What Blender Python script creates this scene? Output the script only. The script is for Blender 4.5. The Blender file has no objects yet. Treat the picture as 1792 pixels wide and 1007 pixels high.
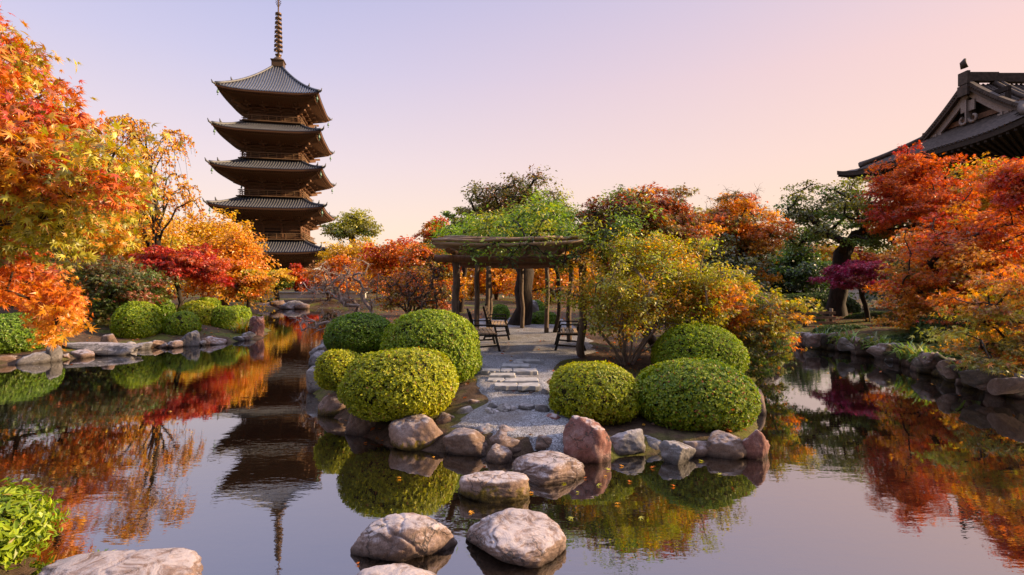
import bpy, bmesh, math
import numpy as np
from mathutils import Vector, noise as mnoise
rng = np.random.default_rng(11)
C = bpy.context.scene.collection
H, F, CX, HY = 1.9, 900.0, 896.0, 485.0       # eye height, focal length and horizon used when reading positions off the photo
def at(px, py, Y): return np.array(((px-CX)/F*Y, Y, H-(py-HY)/F*Y))
def onz(px, py, z=0.0):
    Y = F*(H-z)/(py-HY); return np.array(((px-CX)/F*Y, Y, z))
def sm(a, b, x):
    t = np.clip((np.asarray(x, float)-a)/(b-a), 0, 1); return t*t*(3-2*t)
def lin(r, g, b):
    f = lambda c: c/12.92 if c <= .04045 else ((c+.055)/1.055)**2.4
    return (f(r/255), f(g/255), f(b/255), 1)

# ------------------------------------------------------------------ mesh builder
class MB:
    def __init__(s): s.V = []; s.F = []; s.n = 0
    def add(s, v, f, m=0, smooth=False, col=None):
        v = np.asarray(v, float).reshape(-1, 3); f = np.asarray(f, int)
        s.V.append(v); s.F.append((f+s.n, m, smooth, col)); s.n += len(v); return s
    def box(s, c, d, rz=0, m=0, rx=0, taper=1.0):
        x, y, z = np.array(d)/2
        v = np.array([(a*x*(taper if k > 0 else 1), b*y*(taper if k > 0 else 1), k*z) for k in (-1, 1) for b in (-1, 1) for a in (-1, 1)])
        if rx:
            cc, ss = math.cos(rx), math.sin(rx); v = np.stack([v[:, 0], v[:, 1]*cc-v[:, 2]*ss, v[:, 1]*ss+v[:, 2]*cc], 1)
        if rz:
            cc, ss = math.cos(rz), math.sin(rz); v = np.stack([v[:, 0]*cc-v[:, 1]*ss, v[:, 0]*ss+v[:, 1]*cc, v[:, 2]], 1)
        return s.add(v+np.array(c), [(0, 2, 3, 1), (4, 5, 7, 6), (0, 1, 5, 4), (2, 6, 7, 3), (0, 4, 6, 2), (1, 3, 7, 5)], m)
    def bar(s, a, b, w, h, m=0):
        a = np.array(a, float); b = np.array(b, float); d = b-a; L = np.linalg.norm(d); d /= L
        up = np.array((0, 0, 1.)) if abs(d[2]) < .95 else np.array((0, 1., 0))
        x = np.cross(d, up); x /= np.linalg.norm(x); y = np.cross(x, d)
        v = [p+x*i*w/2+y*j*h/2 for p in (a, b) for i, j in ((-1, -1), (1, -1), (1, 1), (-1, 1))]
        return s.add(v, [(0, 1, 2, 3), (7, 6, 5, 4), (0, 4, 5, 1), (1, 5, 6, 2), (2, 6, 7, 3), (3, 7, 4, 0)], m)
    def tube(s, P, R, k=6, m=0, smooth=True, cap=True):
        P = np.asarray(P, float); n = len(P); R = np.broadcast_to(np.asarray(R, float), (n,))
        T = np.gradient(P, axis=0); T /= np.linalg.norm(T, axis=1)[:, None]+1e-9
        ref = np.array((.13, .21, 1.)) if abs(T[0][2]) < .9 else np.array((1., .2, .1))
        X = np.cross(T, ref); X /= np.linalg.norm(X, axis=1)[:, None]+1e-9; Yv = np.cross(T, X)
        a = np.arange(k)*2*math.pi/k
        v = P[:, None]+R[:, None, None]*(np.cos(a)[None, :, None]*X[:, None]+np.sin(a)[None, :, None]*Yv[:, None])
        i = np.arange(n-1)[:, None]*k; j = np.arange(k)[None]; j2 = (j+1) % k
        f = np.stack([i+j, i+j2, i+k+j2, i+k+j], -1).reshape(-1, 4)
        s.add(v.reshape(-1, 3), f, m, smooth)
        if cap:
            s.F.append((np.array([np.arange(k)[::-1]])+s.n-n*k, m, False, None)); s.F.append((np.array([np.arange(k)])+s.n-k, m, False, None))
        return s
    def lathe(s, prof, c=(0, 0, 0), k=16, m=0):
        prof = np.array(prof, float); P = np.zeros((len(prof), 3)); a = np.arange(k)*2*math.pi/k
        v = np.stack([prof[:, :1]*np.cos(a), prof[:, :1]*np.sin(a), np.repeat(prof[:, 1:], k, 1)], -1)+np.array(c)
        i = np.arange(len(prof)-1)[:, None]*k; j = np.arange(k)[None]; j2 = (j+1) % k
        return s.add(v.reshape(-1, 3), np.stack([i+j, i+j2, i+k+j2, i+k+j], -1).reshape(-1, 4), m, True)
    def grid(s, P, m=0, smooth=True, flip=False):
        P = np.asarray(P, float); a, b = P.shape[:2]
        i = np.arange(a-1)[:, None]*b; j = np.arange(b-1)[None]
        f = np.stack([i+j, i+j+1, i+b+j+1, i+b+j], -1).reshape(-1, 4)
        return s.add(P.reshape(-1, 3), f[:, ::-1] if flip else f, m, smooth)
    def mesh(s, name, mats, origin=(0, 0, 0)):
        V = np.concatenate(s.V)-np.array(origin, float)
        me = bpy.data.meshes.new(name); me.vertices.add(len(V)); me.vertices.foreach_set('co', V.astype(np.float32).ravel())
        lv = np.concatenate([f.ravel() for f, *_ in s.F]); cnt = np.concatenate([np.full(len(f), f.shape[1]) for f, *_ in s.F])
        me.loops.add(len(lv)); me.loops.foreach_set('vertex_index', lv.astype(np.int32))
        me.polygons.add(len(cnt)); me.polygons.foreach_set('loop_start', (np.cumsum(cnt)-cnt).astype(np.int32))
        mi = np.concatenate([np.full(len(f), m) if np.isscalar(m) else np.asarray(m) for f, m, *_ in s.F]); me.polygons.foreach_set('material_index', mi.astype(np.int32))
        smo = np.concatenate([np.full(len(f), q) for f, m, q, c in s.F]); me.polygons.foreach_set('use_smooth', smo.astype(bool))
        if any(c is not None for *_, c in s.F):
            at_ = me.attributes.new('Col', 'FLOAT_COLOR', 'FACE')
            cc = np.concatenate([np.concatenate([np.asarray(c), np.ones((len(f), 1))], 1) if c is not None else np.full((len(f), 4), .1) for f, m, q, c in s.F])
            at_.data.foreach_set('color', cc.astype(np.float32).ravel())
        for m in (mats if isinstance(mats, (list, tuple)) else [mats]): me.materials.append(m)
        me.update(calc_edges=True); return me
    def build(s, name, mats, parent=None, origin=None, label=None):
        org = np.array(origin if origin is not None else (tuple(root_loc(parent)) if parent else (0, 0, 0)), float)
        o = bpy.data.objects.new(name, s.mesh(name, mats, org)); C.objects.link(o)
        if parent: o.parent = parent
        else: o.location = org
        if label: o['label'] = label
        return o
LOCAL = set()                                   # things modelled in their own coordinates
def root_loc(o):
    while o.parent: o = o.parent
    return (0, 0, 0) if o.name in LOCAL else o.location
def tag(o, label=None, cat=None, group=None, kind=None):
    if label: o['label'] = label
    if cat: o['category'] = cat
    if group: o['group'] = group
    if kind: o['kind'] = kind
    return o
def thing(name, label, cat, loc, rz=0, group=None):
    o = bpy.data.objects.new(name, None); C.objects.link(o); o.location = loc; o.rotation_euler = (0, 0, rz); o.empty_display_size = .2
    return tag(o, label, cat, group)
def copy_tree(o, parent=None):
    c = o.copy(); C.objects.link(c); c.parent = parent
    for ch in o.children: copy_tree(ch, c)
    return c

# ------------------------------------------------------------------ materials
def newmat(name):
    m = bpy.data.materials.new(name); m.use_nodes = True; nt = m.node_tree; nt.nodes.clear()
    out = nt.nodes.new('ShaderNodeOutputMaterial'); return m, nt, out
def nd(nt, t, **kw):
    n = nt.nodes.new(t)
    for k, v in kw.items():
        if k.startswith('i_'): n.inputs[k[2:].replace('_', ' ')].default_value = v
        else: setattr(n, k, v)
    return n
def ramp(nt, fac, stops, interp='LINEAR'):
    r = nt.nodes.new('ShaderNodeValToRGB'); r.color_ramp.interpolation = interp; e = r.color_ramp.elements
    while len(e) < len(stops): e.new(.5)
    for q, (p, c) in zip(e, stops): q.position = p; q.color = c if len(c) == 4 else (*c, 1)
    nt.links.new(fac, r.inputs[0]); return r.outputs[0]
def math_(nt, op, a, b=None, c=None, clamp=False):
    n = nt.nodes.new('ShaderNodeMath'); n.operation = op; n.use_clamp = clamp
    for i, v in enumerate((a, b, c)):
        if v is None: continue
        if isinstance(v, (int, float)): n.inputs[i].default_value = v
        else: nt.links.new(v, n.inputs[i])
    return n.outputs[0]
def mixc(nt, fac, a, b, bt='MIX'):
    n = nt.nodes.new('ShaderNodeMix'); n.data_type = 'RGBA'; n.blend_type = bt
    for i, v in ((0, fac), (6, a), (7, b)):
        if isinstance(v, (int, float)): n.inputs[i].default_value = v
        elif isinstance(v, tuple): n.inputs[i].default_value = v if len(v) == 4 else (*v, 1)
        else: nt.links.new(v, n.inputs[i])
    return n.outputs[2]
def noise(nt, vec, scale, detail=4, rough=.6, out='Fac', dist=0):
    n = nd(nt, 'ShaderNodeTexNoise'); n.inputs['Scale'].default_value = scale; n.inputs['Detail'].default_value = detail
    n.inputs['Roughness'].default_value = rough; n.inputs['Distortion'].default_value = dist
    if vec is not None: nt.links.new(vec, n.inputs['Vector'])
    return n.outputs[out]
def objvec(nt, scale=(1, 1, 1), seed=True):
    tc = nd(nt, 'ShaderNodeTexCoord'); mp = nd(nt, 'ShaderNodeMapping'); mp.inputs['Scale'].default_value = scale
    if seed:
        oi = nd(nt, 'ShaderNodeObjectInfo'); cx = nd(nt, 'ShaderNodeCombineXYZ'); v = math_(nt, 'MULTIPLY', oi.outputs['Random'], 37.0)
        for i in range(3): nt.links.new(v, cx.inputs[i])
        nt.links.new(cx.outputs[0], mp.inputs['Location'])
    nt.links.new(tc.outputs['Object'], mp.inputs['Vector']); return mp.outputs[0]
def finish(nt, out, col, rough=.8, bump=None, bstr=.5, bdist=.02, spec=.3, metal=0.0):
    p = nd(nt, 'ShaderNodeBsdfPrincipled'); p.inputs['Metallic'].default_value = metal; p.inputs['Specular IOR Level'].default_value = spec
    for k, v in (('Base Color', col), ('Roughness', rough)):
        if isinstance(v, (int, float)): p.inputs[k].default_value = v
        elif isinstance(v, tuple): p.inputs[k].default_value = v if len(v) == 4 else (*v, 1)
        else: nt.links.new(v, p.inputs[k])
    if bump is not None:
        b = nd(nt, 'ShaderNodeBump'); b.inputs['Strength'].default_value = bstr; b.inputs['Distance'].default_value = bdist
        nt.links.new(bump, b.inputs['Height']); nt.links.new(b.outputs[0], p.inputs['Normal'])
    nt.links.new(p.outputs[0], out.inputs[0]); return p
def simple(name, c1, c2, scale=6, rough=.75, stretch=(1, 1, 1), bstr=.4, bdist=.01, spec=.3, metal=0, seed=True):
    m, nt, out = newmat(name); v = objvec(nt, stretch, seed); f = noise(nt, v, scale, 6, .65)
    col = ramp(nt, f, [(.3, c1), (.7, c2)]); finish(nt, out, col, rough, f, bstr, bdist, spec, metal); return m
def leafmat(name='leaf', trans=.45, gloss=.05):
    m, nt, out = newmat(name); a = nd(nt, 'ShaderNodeAttribute', attribute_name='Col')
    d = nd(nt, 'ShaderNodeBsdfDiffuse'); t = nd(nt, 'ShaderNodeBsdfTranslucent'); g = nd(nt, 'ShaderNodeBsdfGlossy'); g.inputs['Roughness'].default_value = .42
    nt.links.new(a.outputs['Color'], d.inputs[0])
    sat = nd(nt, 'ShaderNodeHueSaturation'); sat.inputs['Saturation'].default_value = 1.08; sat.inputs['Value'].default_value = 1.15; nt.links.new(a.outputs['Color'], sat.inputs['Color']); nt.links.new(sat.outputs[0], t.inputs[0])
    m1 = nd(nt, 'ShaderNodeMixShader'); m1.inputs[0].default_value = trans; nt.links.new(d.outputs[0], m1.inputs[1]); nt.links.new(t.outputs[0], m1.inputs[2])
    m2 = nd(nt, 'ShaderNodeMixShader'); m2.inputs[0].default_value = gloss; nt.links.new(m1.outputs[0], m2.inputs[1]); nt.links.new(g.outputs[0], m2.inputs[2])
    nt.links.new(m2.outputs[0], out.inputs[0]); return m
def rockmat(name, dark, mid, light, lichen=.5, moss=0.0):
    m, nt, out = newmat(name); v = objvec(nt)
    f1 = noise(nt, v, 3.2, 8, .65, dist=.6); f2 = noise(nt, v, 26, 6, .7); f3 = noise(nt, v, 7, 6, .75, dist=1.0); sp = noise(nt, v, 120, 3, .7)
    col = ramp(nt, f1, [(.3, dark), (.5, mid), (.72, light)])
    col = mixc(nt, .55, col, ramp(nt, f2, [(.3, (.35, .33, .33)), (.7, (1.25, 1.2, 1.2))]), 'MULTIPLY')
    col = mixc(nt, .5, col, ramp(nt, sp, [(.35, (.35, .33, .33)), (.6, (1.15, 1.12, 1.1))]), 'MULTIPLY')
    geo = nd(nt, 'ShaderNodeNewGeometry'); sx = nd(nt, 'ShaderNodeSeparateXYZ'); nt.links.new(geo.outputs['Normal'], sx.inputs[0])
    px = nd(nt, 'ShaderNodeSeparateXYZ'); nt.links.new(geo.outputs['Position'], px.inputs[0])
    top = math_(nt, 'MULTIPLY_ADD', sx.outputs[2], .75, math_(nt, 'MULTIPLY_ADD', f3, 1.9, -1.13)); lic = ramp(nt, top, [(.36, (0, 0, 0)), (.62, (1, 1, 1))])
    col = mixc(nt, math_(nt, 'MULTIPLY', lic, lichen), col, (.46, .42, .42))
    # cracks
    vo = nd(nt, 'ShaderNodeTexVoronoi', feature='DISTANCE_TO_EDGE'); vo.inputs['Scale'].default_value = 2.4
    va = nd(nt, 'ShaderNodeVectorMath', operation='MULTIPLY_ADD'); ncol = noise(nt, v, 4, 5, .6, 'Color'); nt.links.new(ncol, va.inputs[0]); va.inputs[1].default_value = (.45, .45, .45); nt.links.new(v, va.inputs[2]); nt.links.new(va.outputs[0], vo.inputs['Vector'])
    cr = ramp(nt, vo.outputs['Distance'], [(.0, (0, 0, 0)), (.025, (1, 1, 1))])
    gate = ramp(nt, noise(nt, v, 2.2, 2), [(.48, (1, 1, 1)), (.58, (0, 0, 0))]); crk = math_(nt, 'MAXIMUM', cr, gate)
    col = mixc(nt, crk, (.06, .05, .045), col)
    if moss:
        ms = math_(nt, 'MULTIPLY_ADD', px.outputs[2], -7.0, math_(nt, 'MULTIPLY_ADD', f3, 3.2, -.55)); ms = ramp(nt, ms, [(.35, (0, 0, 0)), (.7, (1, 1, 1))])
        col = mixc(nt, math_(nt, 'MULTIPLY', ms, moss), col, ramp(nt, f2, [(.35, (.05, .035, .008)), (.65, (.2, .14, .015))]))
    wz = math_(nt, 'MULTIPLY_ADD', f3, .05, px.outputs[2]); wet = ramp(nt, wz, [(.035, (.32, .30, .27)), (.05, (.45, .43, .40)), (.11, (1, 1, 1))])
    col = mixc(nt, 1.0, col, wet, 'MULTIPLY')
    h = math_(nt, 'ADD', math_(nt, 'MULTIPLY', f2, .5), math_(nt, 'ADD', math_(nt, 'MULTIPLY', f3, .7), math_(nt, 'MULTIPLY', crk, .5)))
    finish(nt, out, col, .78, h, .65, .02, .25); return m
M = {}
M['leaf'] = leafmat(); M['bushleaf'] = leafmat('shrub_leaf', .35, .03)
M['bark'] = simple('bark', (.035, .022, .015), (.12, .085, .06), 14, .9, (1, 1, .25), .8, .02)
M['darkbark'] = simple('dark_bark', (.012, .009, .007), (.05, .035, .025), 14, .9, (1, 1, .25), .8, .02)
M['greybark'] = simple('grey_bark', (.12, .085, .065), (.34, .26, .21), 18, .9, (1, 1, .5), .5, .01)
M['rock_brown'] = rockmat('brown_rock', (.08, .05, .034), (.16, .105, .075), (.25, .185, .145), .35)
M['rock_pink'] = rockmat('pink_grey_rock', (.12, .078, .058), (.22, .155, .125), (.34, .265, .235), .6)
M['rock_red'] = rockmat('reddish_rock', (.13, .05, .038), (.22, .10, .08), (.36, .26, .24), .7)
M['rock_grey'] = rockmat('grey_rock', (.07, .066, .062), (.15, .142, .135), (.27, .26, .255), .5)
M['rock_moss'] = rockmat('mossy_rock', (.14, .09, .06), (.26, .18, .14), (.4, .32, .28), .7, 1.0)
M['rock_dark'] = rockmat('dark_rock', (.035, .03, .02), (.09, .07, .05), (.17, .135, .105), .25, .5)
M['rock_white'] = rockmat('pale_rock', (.15, .135, .12), (.28, .265, .245), (.42, .4, .38), .5)
M['slab'] = simple('slab_stone', (.2, .195, .19), (.4, .39, .38), 9, .8, bstr=.5, bdist=.008)
M['wood'] = simple('dark_timber', (.07, .032, .015), (.17, .08, .04), 7, .75, (3, 3, .4), .5, .02, seed=False)
M['woodlight'] = simple('weathered_timber', (.13, .075, .04), (.28, .17, .095), 7, .8, (3, 3, .4), .5, .02)
M['log'] = simple('weathered_log', (.05, .035, .025), (.17, .12, .085), 16, .85, (2, 2, .25), .8, .02)
M['bamboo'] = simple('old_bamboo', (.17, .10, .055), (.36, .25, .15), 9, .55, (.5, 4, 4), .3, .005)
M['tile'] = simple('roof_tile', (.05, .052, .06), (.125, .13, .15), 3, .5, (1, 1, 1), .4, .03, .5, seed=False)
M['tile2'] = simple('old_roof_tile', (.03, .02, .014), (.095, .066, .05), 3, .75, (1, 1, 1), .4, .03, .2, seed=False)
M['plaster'] = simple('plaster', (.45, .42, .38), (.6, .57, .52), 3, .9)
M['bronze'] = simple('old_bronze', (.09, .055, .03), (.19, .12, .07), 9, .5, metal=.6)
M['verdigris'] = simple('verdigris_bronze', (.12, .26, .2), (.25, .36, .26), 9, .55, metal=.3)
M['carved'] = simple('carved_wood', (.14, .10, .08), (.3, .235, .2), 9, .8)
M['slat'] = simple('bench_slat', (.26, .17, .10), (.48, .36, .24), 8, .6, (1, 6, 6), .3, .004)
M['iron'] = simple('black_iron', (.006, .006, .006), (.02, .018, .016), 10, .5)
M['woodblack'] = simple('blackish_timber', (.015, .01, .007), (.04, .026, .018), 5, .9)  # near-black brown timber for doors, gable wall, hall eaves and bench backs
# ------------------------------------------------------------------ world, sun, camera
SUN_AZ, SUN_EL = math.radians(86), math.radians(21)
sc = bpy.context.scene
w = bpy.data.worlds.new('World'); sc.world = w; w.use_nodes = True; nt = w.node_tree; nt.nodes.clear()
out = nd(nt, 'ShaderNodeOutputWorld'); tc = nd(nt, 'ShaderNodeTexCoord'); sx = nd(nt, 'ShaderNodeSeparateXYZ'); nt.links.new(tc.outputs['Generated'], sx.inputs[0])
el = math_(nt, 'MAXIMUM', sx.outputs[2], 0.0)
away = ramp(nt, el, [(0, lin(255, 226, 196)), (.09, lin(255, 229, 212)), (.21, lin(238, 220, 226)), (.36, lin(209, 203, 231)), (.5, lin(184, 186, 226)), (.75, lin(205, 215, 255)), (1, lin(205, 215, 255))])
tow = ramp(nt, el, [(0, lin(255, 216, 165)), (.10, lin(255, 218, 184)), (.20, lin(255, 214, 192)), (.34, lin(250, 208, 198)), (.5, lin(224, 202, 216)), (.75, lin(215, 215, 255)), (1, lin(215, 215, 255))])
hl = math_(nt, 'SQRT', math_(nt, 'MAXIMUM', math_(nt, 'SUBTRACT', 1.0, math_(nt, 'MULTIPLY', sx.outputs[2], sx.outputs[2])), .0001))
dt = math_(nt, 'DIVIDE', math_(nt, 'ADD', math_(nt, 'MULTIPLY', sx.outputs[0], math.sin(SUN_AZ)), math_(nt, 'MULTIPLY', sx.outputs[1], math.cos(SUN_AZ))), hl)
fac = ramp(nt, math_(nt, 'MULTIPLY_ADD', dt, .5, .5), [(.32, (0, 0, 0)), (.70, (.55, .55, .55)), (.93, (1, 1, 1))])
skyc = mixc(nt, fac, away, tow)
zen = ramp(nt, el, [(.5, (1, 1, 1)), (.72, (2.5, 2.45, 2.35))]); skyc = mixc(nt, 1.0, skyc, zen, 'MULTIPLY')  # overhead sky boosted above the view as added fill light
bh = ramp(nt, math_(nt, 'MULTIPLY_ADD', sx.outputs[1], .5, .5), [(.15, (.22, .24, .28)), (.55, (1, 1, 1))]); skyc = mixc(nt, 1.0, skyc, bh, 'MULTIPLY')   # sky behind the camera dimmed by hand to darken camera-facing sides
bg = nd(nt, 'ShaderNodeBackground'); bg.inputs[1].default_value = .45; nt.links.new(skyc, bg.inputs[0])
nis = nd(nt, 'ShaderNodeTexSky', sky_type='NISHITA', sun_disc=False); nis.sun_elevation = SUN_EL; nis.sun_rotation = SUN_AZ
bg2 = nd(nt, 'ShaderNodeBackground'); bg2.inputs[1].default_value = .006; nt.links.new(nis.outputs[0], bg2.inputs[0])
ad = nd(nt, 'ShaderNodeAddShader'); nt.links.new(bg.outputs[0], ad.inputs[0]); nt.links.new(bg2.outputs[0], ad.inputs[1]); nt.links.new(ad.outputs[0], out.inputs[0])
sl = bpy.data.lights.new('sun', 'SUN'); sl.energy = 5.0; sl.color = (1, .70, .40); sl.angle = math.radians(1.0)
so = bpy.data.objects.new('sun', sl); C.objects.link(so)
sd_ = Vector((math.sin(SUN_AZ)*math.cos(SUN_EL), math.cos(SUN_AZ)*math.cos(SUN_EL), math.sin(SUN_EL)))
so.rotation_euler = sd_.to_track_quat('Z', 'Y').to_euler(); so.location = (30, 10, 30)
cd = bpy.data.cameras.new('camera'); cam = bpy.data.objects.new('camera', cd); C.objects.link(cam); sc.camera = cam
cam.location = (0, 0, H); cam.rotation_euler = (math.pi/2, 0, 0); cd.sensor_width = 36; cd.lens = F/1792*36; cd.shift_y = (HY-503.5)/1792; cd.clip_end = 3000; cd.clip_start = .05
vs = sc.view_settings; vs.view_transform = 'Standard'; vs.look = 'None'; vs.exposure = 1.15; vs.gamma = 1
sc.cycles.max_bounces = 7; sc.cycles.diffuse_bounces = 3; sc.cycles.glossy_bounces = 3; sc.cycles.transmission_bounces = 4; sc.cycles.transparent_max_bounces = 6; sc.cycles.use_denoising = True
sc.cycles.sample_clamp_indirect = 6

# ------------------------------------------------------------------ pond outline, ground, path
isl = [(540,684),(560,715),(610,757),(680,786),(775,795),(850,800),(890,793),(935,795),(985,808),(1065,806),(1150,798),(1240,800),(1325,798),(1338,765),(1326,700),(1318,675)]
ISL = [tuple(onz(a, b)[:2]) for a, b in isl]+[(5.0,10.0),(6.0,12.4),(7.4,14.6)]
RB = [tuple(onz(a, b)[:2]) for a, b in [(1410,607),(1500,618),(1560,630),(1640,655),(1720,680),(1792,695)]]+[(8.0,6.5),(7.4,3.5),(6.4,1.4),(2,1.0),(0,1.1),(-1.3,1.5),(-2.1,2.3),(-3.2,3.5),(-4.9,4.7),(-6.9,6.3),(-9.2,8.3),(-11.4,10.6)]
LB = [tuple(onz(a, b)[:2]) for a, b in [(0,640),(100,632),(230,612),(330,605),(400,600),(458,592)]]+[(-8.6,18.2),(-11,22.0),(-14,28),(-13.6,31.2),(-9.5,31.0),(-8.7,26),(-7.2,20),(-5.4,15.6),(-4.5,12.6)]
POND = np.array(ISL+RB+LB)
def pond_sd(x, y):
    x = np.asarray(x, float); y = np.asarray(y, float); best = np.full(x.shape, 1e9); ins = np.zeros(x.shape, bool); n = len(POND)
    for i in range(n):
        a, b = POND[i], POND[(i+1) % n]; d = b-a
        t = np.clip(((x-a[0])*d[0]+(y-a[1])*d[1])/(d@d), 0, 1)
        best = np.minimum(best, np.hypot(x-a[0]-t*d[0], y-a[1]-t*d[1]))
        cnd = (a[1] > y) != (b[1] > y); ins ^= cnd & (x < (d[0])*(y-a[1])/(d[1] if d[1] else 1e-9)+a[0])
    return np.where(ins, -best, best)
PY = [5.0,5.45,5.75,5.86,6.3,6.6,7.3,8.7,9.5,10.4,15,18.5]; PL = [.3,.2,-.2,-.66,-.46,-.38,-.42,-.6,-1.0,-1.3,-1.4,-1.2]; PR = [.6,.72,.72,.70,.56,.52,.52,.72,1.2,1.7,1.9,1.7]
def pathz(y): return np.interp(y, [5, 5.4, 6.88, 6.95, 9, 30], [.10, .15, .32, .39, .42, .42])
def hgt(x, y):
    x = np.asarray(x, float); y = np.asarray(y, float); s = pond_sd(x, y)
    land = -.03+.17*sm(0, .25, s)+.26*sm(.3, 2.2, s)
    outer = (sm(5.5, 8.5, -x)+.15*sm(5.5, 8.5, x))*(1-sm(22, 30, y)); land = land+.55*sm(.6, 7, s)*outer
    land = land+.04*(np.sin(x*1.7+y*.6)*np.sin(y*1.3-x*.4))*sm(.2, 1.2, s)
    bed = -.03-.5*sm(0, 1.6, -s)
    z = np.where(s > 0, land, bed)
    l = np.interp(y, PY, PL); r = np.interp(y, PY, PR); d = np.maximum(l-x, x-r); wgt = (1-sm(0, .5, d))*sm(5.15, 5.5, y)*(1-sm(17.5, 19, y))*(s > 0)
    return z*(1-wgt)+pathz(y)*wgt
def axis(lo, hi, steps):
    r = [lo]
    while r[-1] < hi:
        for lim, st in steps:
            if r[-1] < lim: r.append(r[-1]+st); break
    return np.array(r)
gx = axis(-620, 620, [(-60, 40), (-20, 3), (-6.5, .4), (6.5, .12), (20, .4), (60, 3), (700, 40)])
gy = axis(-80, 700, [(-5, 5), (1, .5), (19, .12), (42, .5), (80, 4), (800, 40)])
X, Y = np.meshgrid(gx, gy); Z = hgt(X, Y)
def groundmat():
    m, nt, out = newmat('ground_earth'); tcn = nd(nt, 'ShaderNodeTexCoord'); v = tcn.outputs['Object']
    f = noise(nt, v, .8, 6, .6); g = noise(nt, v, 9, 6, .7); k = noise(nt, v, 60, 4, .7)
    e = ramp(nt, g, [(.3, (.045, .028, .018)), (.7, (.13, .085, .055))]); mo = ramp(nt, g, [(.3, (.05, .06, .015)), (.7, (.15, .15, .035))])
    col = mixc(nt, ramp(nt, f, [(.48, (0, 0, 0)), (.58, (1, 1, 1))]), e, mo); col = mixc(nt, .5, col, ramp(nt, k, [(.3, (.4, .4, .4)), (.7, (1.3, 1.3, 1.3))]), 'MULTIPLY')
    finish(nt, out, col, .95, math_(nt, 'ADD', g, k), .7, .03, .1); return m
tag(MB().grid(np.stack([X, Y, Z], -1), 0, True).build('ground', groundmat()), kind='structure')
def gravelmat():
    m, nt, out = newmat('gravel'); tcn = nd(nt, 'ShaderNodeTexCoord'); v = tcn.outputs['Object']
    vo = nd(nt, 'ShaderNodeTexVoronoi'); vo.inputs['Scale'].default_value = 75; nt.links.new(v, vo.inputs['Vector'])
    bw = nd(nt, 'ShaderNodeRGBToBW'); nt.links.new(vo.outputs['Color'], bw.inputs[0]); f = noise(nt, v, 1.6, 5, .6); g = noise(nt, v, 14, 5, .7)
    col = ramp(nt, bw.outputs[0], [(.15, (.10, .097, .098)), (.5, (.215, .215, .226)), (.85, (.37, .37, .383))])
    col = mixc(nt, ramp(nt, f, [(.46, (0, 0, 0)), (.68, (.7, .7, .7))]), col, ramp(nt, g, [(.3, (.10, .078, .06)), (.7, (.19, .16, .13))]))
    hgt_ = math_(nt, 'SUBTRACT', g, vo.outputs['Distance']); finish(nt, out, col, .9, hgt_, .8, .012, .2); return m
ys = np.concatenate([np.arange(5.12, 9.5, .05), np.arange(9.5, 18.3, .12)]); us = np.linspace(0, 1, 40)
wob = lambda y, k: .06*np.sin(y*3.1+k)+.04*np.sin(y*7.7+k*2)
L_ = np.interp(ys, PY, PL)-.06+wob(ys, 0); R_ = np.interp(ys, PY, PR)+.06+wob(ys, 2); PX = L_[:, None]+(R_-L_)[:, None]*us[None]; PYY = np.repeat(ys[:, None], 40, 1)
edge = np.minimum(us, 1-us)[None]*(R_-L_)[:, None]
PZ = hgt(PX, PYY)+.018*sm(0, .12, edge)-.012*(1-sm(0, .06, edge))+.006*np.sin(PX*9+PYY*5)
tag(MB().grid(np.stack([PX, PYY, PZ], -1), 0, True).build('gravel_path', gravelmat()), kind='structure')
# water
m, nt, out = newmat('pond_water'); tcn = nd(nt, 'ShaderNodeTexCoord')
mp = nd(nt, 'ShaderNodeMapping'); mp.inputs['Scale'].default_value = (1.0, 2.2, 1); nt.links.new(tcn.outputs['Object'], mp.inputs[0])
h = math_(nt, 'ADD', noise(nt, mp.outputs[0], 3.2, 3, .55), math_(nt, 'MULTIPLY', noise(nt, mp.outputs[0], 11, 2, .5), .22))
bp = nd(nt, 'ShaderNodeBump'); bp.inputs['Strength'].default_value = .045; bp.inputs['Distance'].default_value = .03; nt.links.new(h, bp.inputs['Height']); pst = noise(nt, tcn.outputs['Object'], .22, 3, .5); nt.links.new(ramp(nt, pst, [(.38, (.012, .012, .012)), (.66, (.06, .06, .06))]), bp.inputs['Strength'])
gl = nd(nt, 'ShaderNodeBsdfGlossy'); gl.inputs['Roughness'].default_value = .015; nt.links.new(bp.outputs[0], gl.inputs['Normal'])
fr = nd(nt, 'ShaderNodeFresnel'); fr.inputs['IOR'].default_value = 1.33; ff = math_(nt, 'MULTIPLY_ADD', fr.outputs[0], .70, .50, True)
df = nd(nt, 'ShaderNodeBsdfDiffuse'); nn = noise(nt, tcn.outputs['Object'], .5, 4); dcol = ramp(nt, nn, [(.3, (.010, .007, .005)), (.7, (.022, .015, .010))]); nt.links.new(dcol, df.inputs[0])
tr = nd(nt, 'ShaderNodeBsdfTransparent'); tr.inputs[0].default_value = (.42, .32, .22, 1)
m1 = nd(nt, 'ShaderNodeMixShader'); m1.inputs[0].default_value = .45; nt.links.new(df.outputs[0], m1.inputs[1]); nt.links.new(tr.outputs[0], m1.inputs[2])
m2 = nd(nt, 'ShaderNodeMixShader'); nt.links.new(ff, m2.inputs[0]); nt.links.new(m1.outputs[0], m2.inputs[1]); nt.links.new(gl.outputs[0], m2.inputs[2]); nt.links.new(m2.outputs[0], out.inputs[0])
wx = np.array([-17, 12.]); wy = np.array([.6, 32.])
tag(MB().add([(-17, .4, 0), (11, .4, 0), (11, 33, 0), (-17, 33, 0)], [(0, 1, 2, 3)]).build('pond_water', m), kind='structure')

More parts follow.
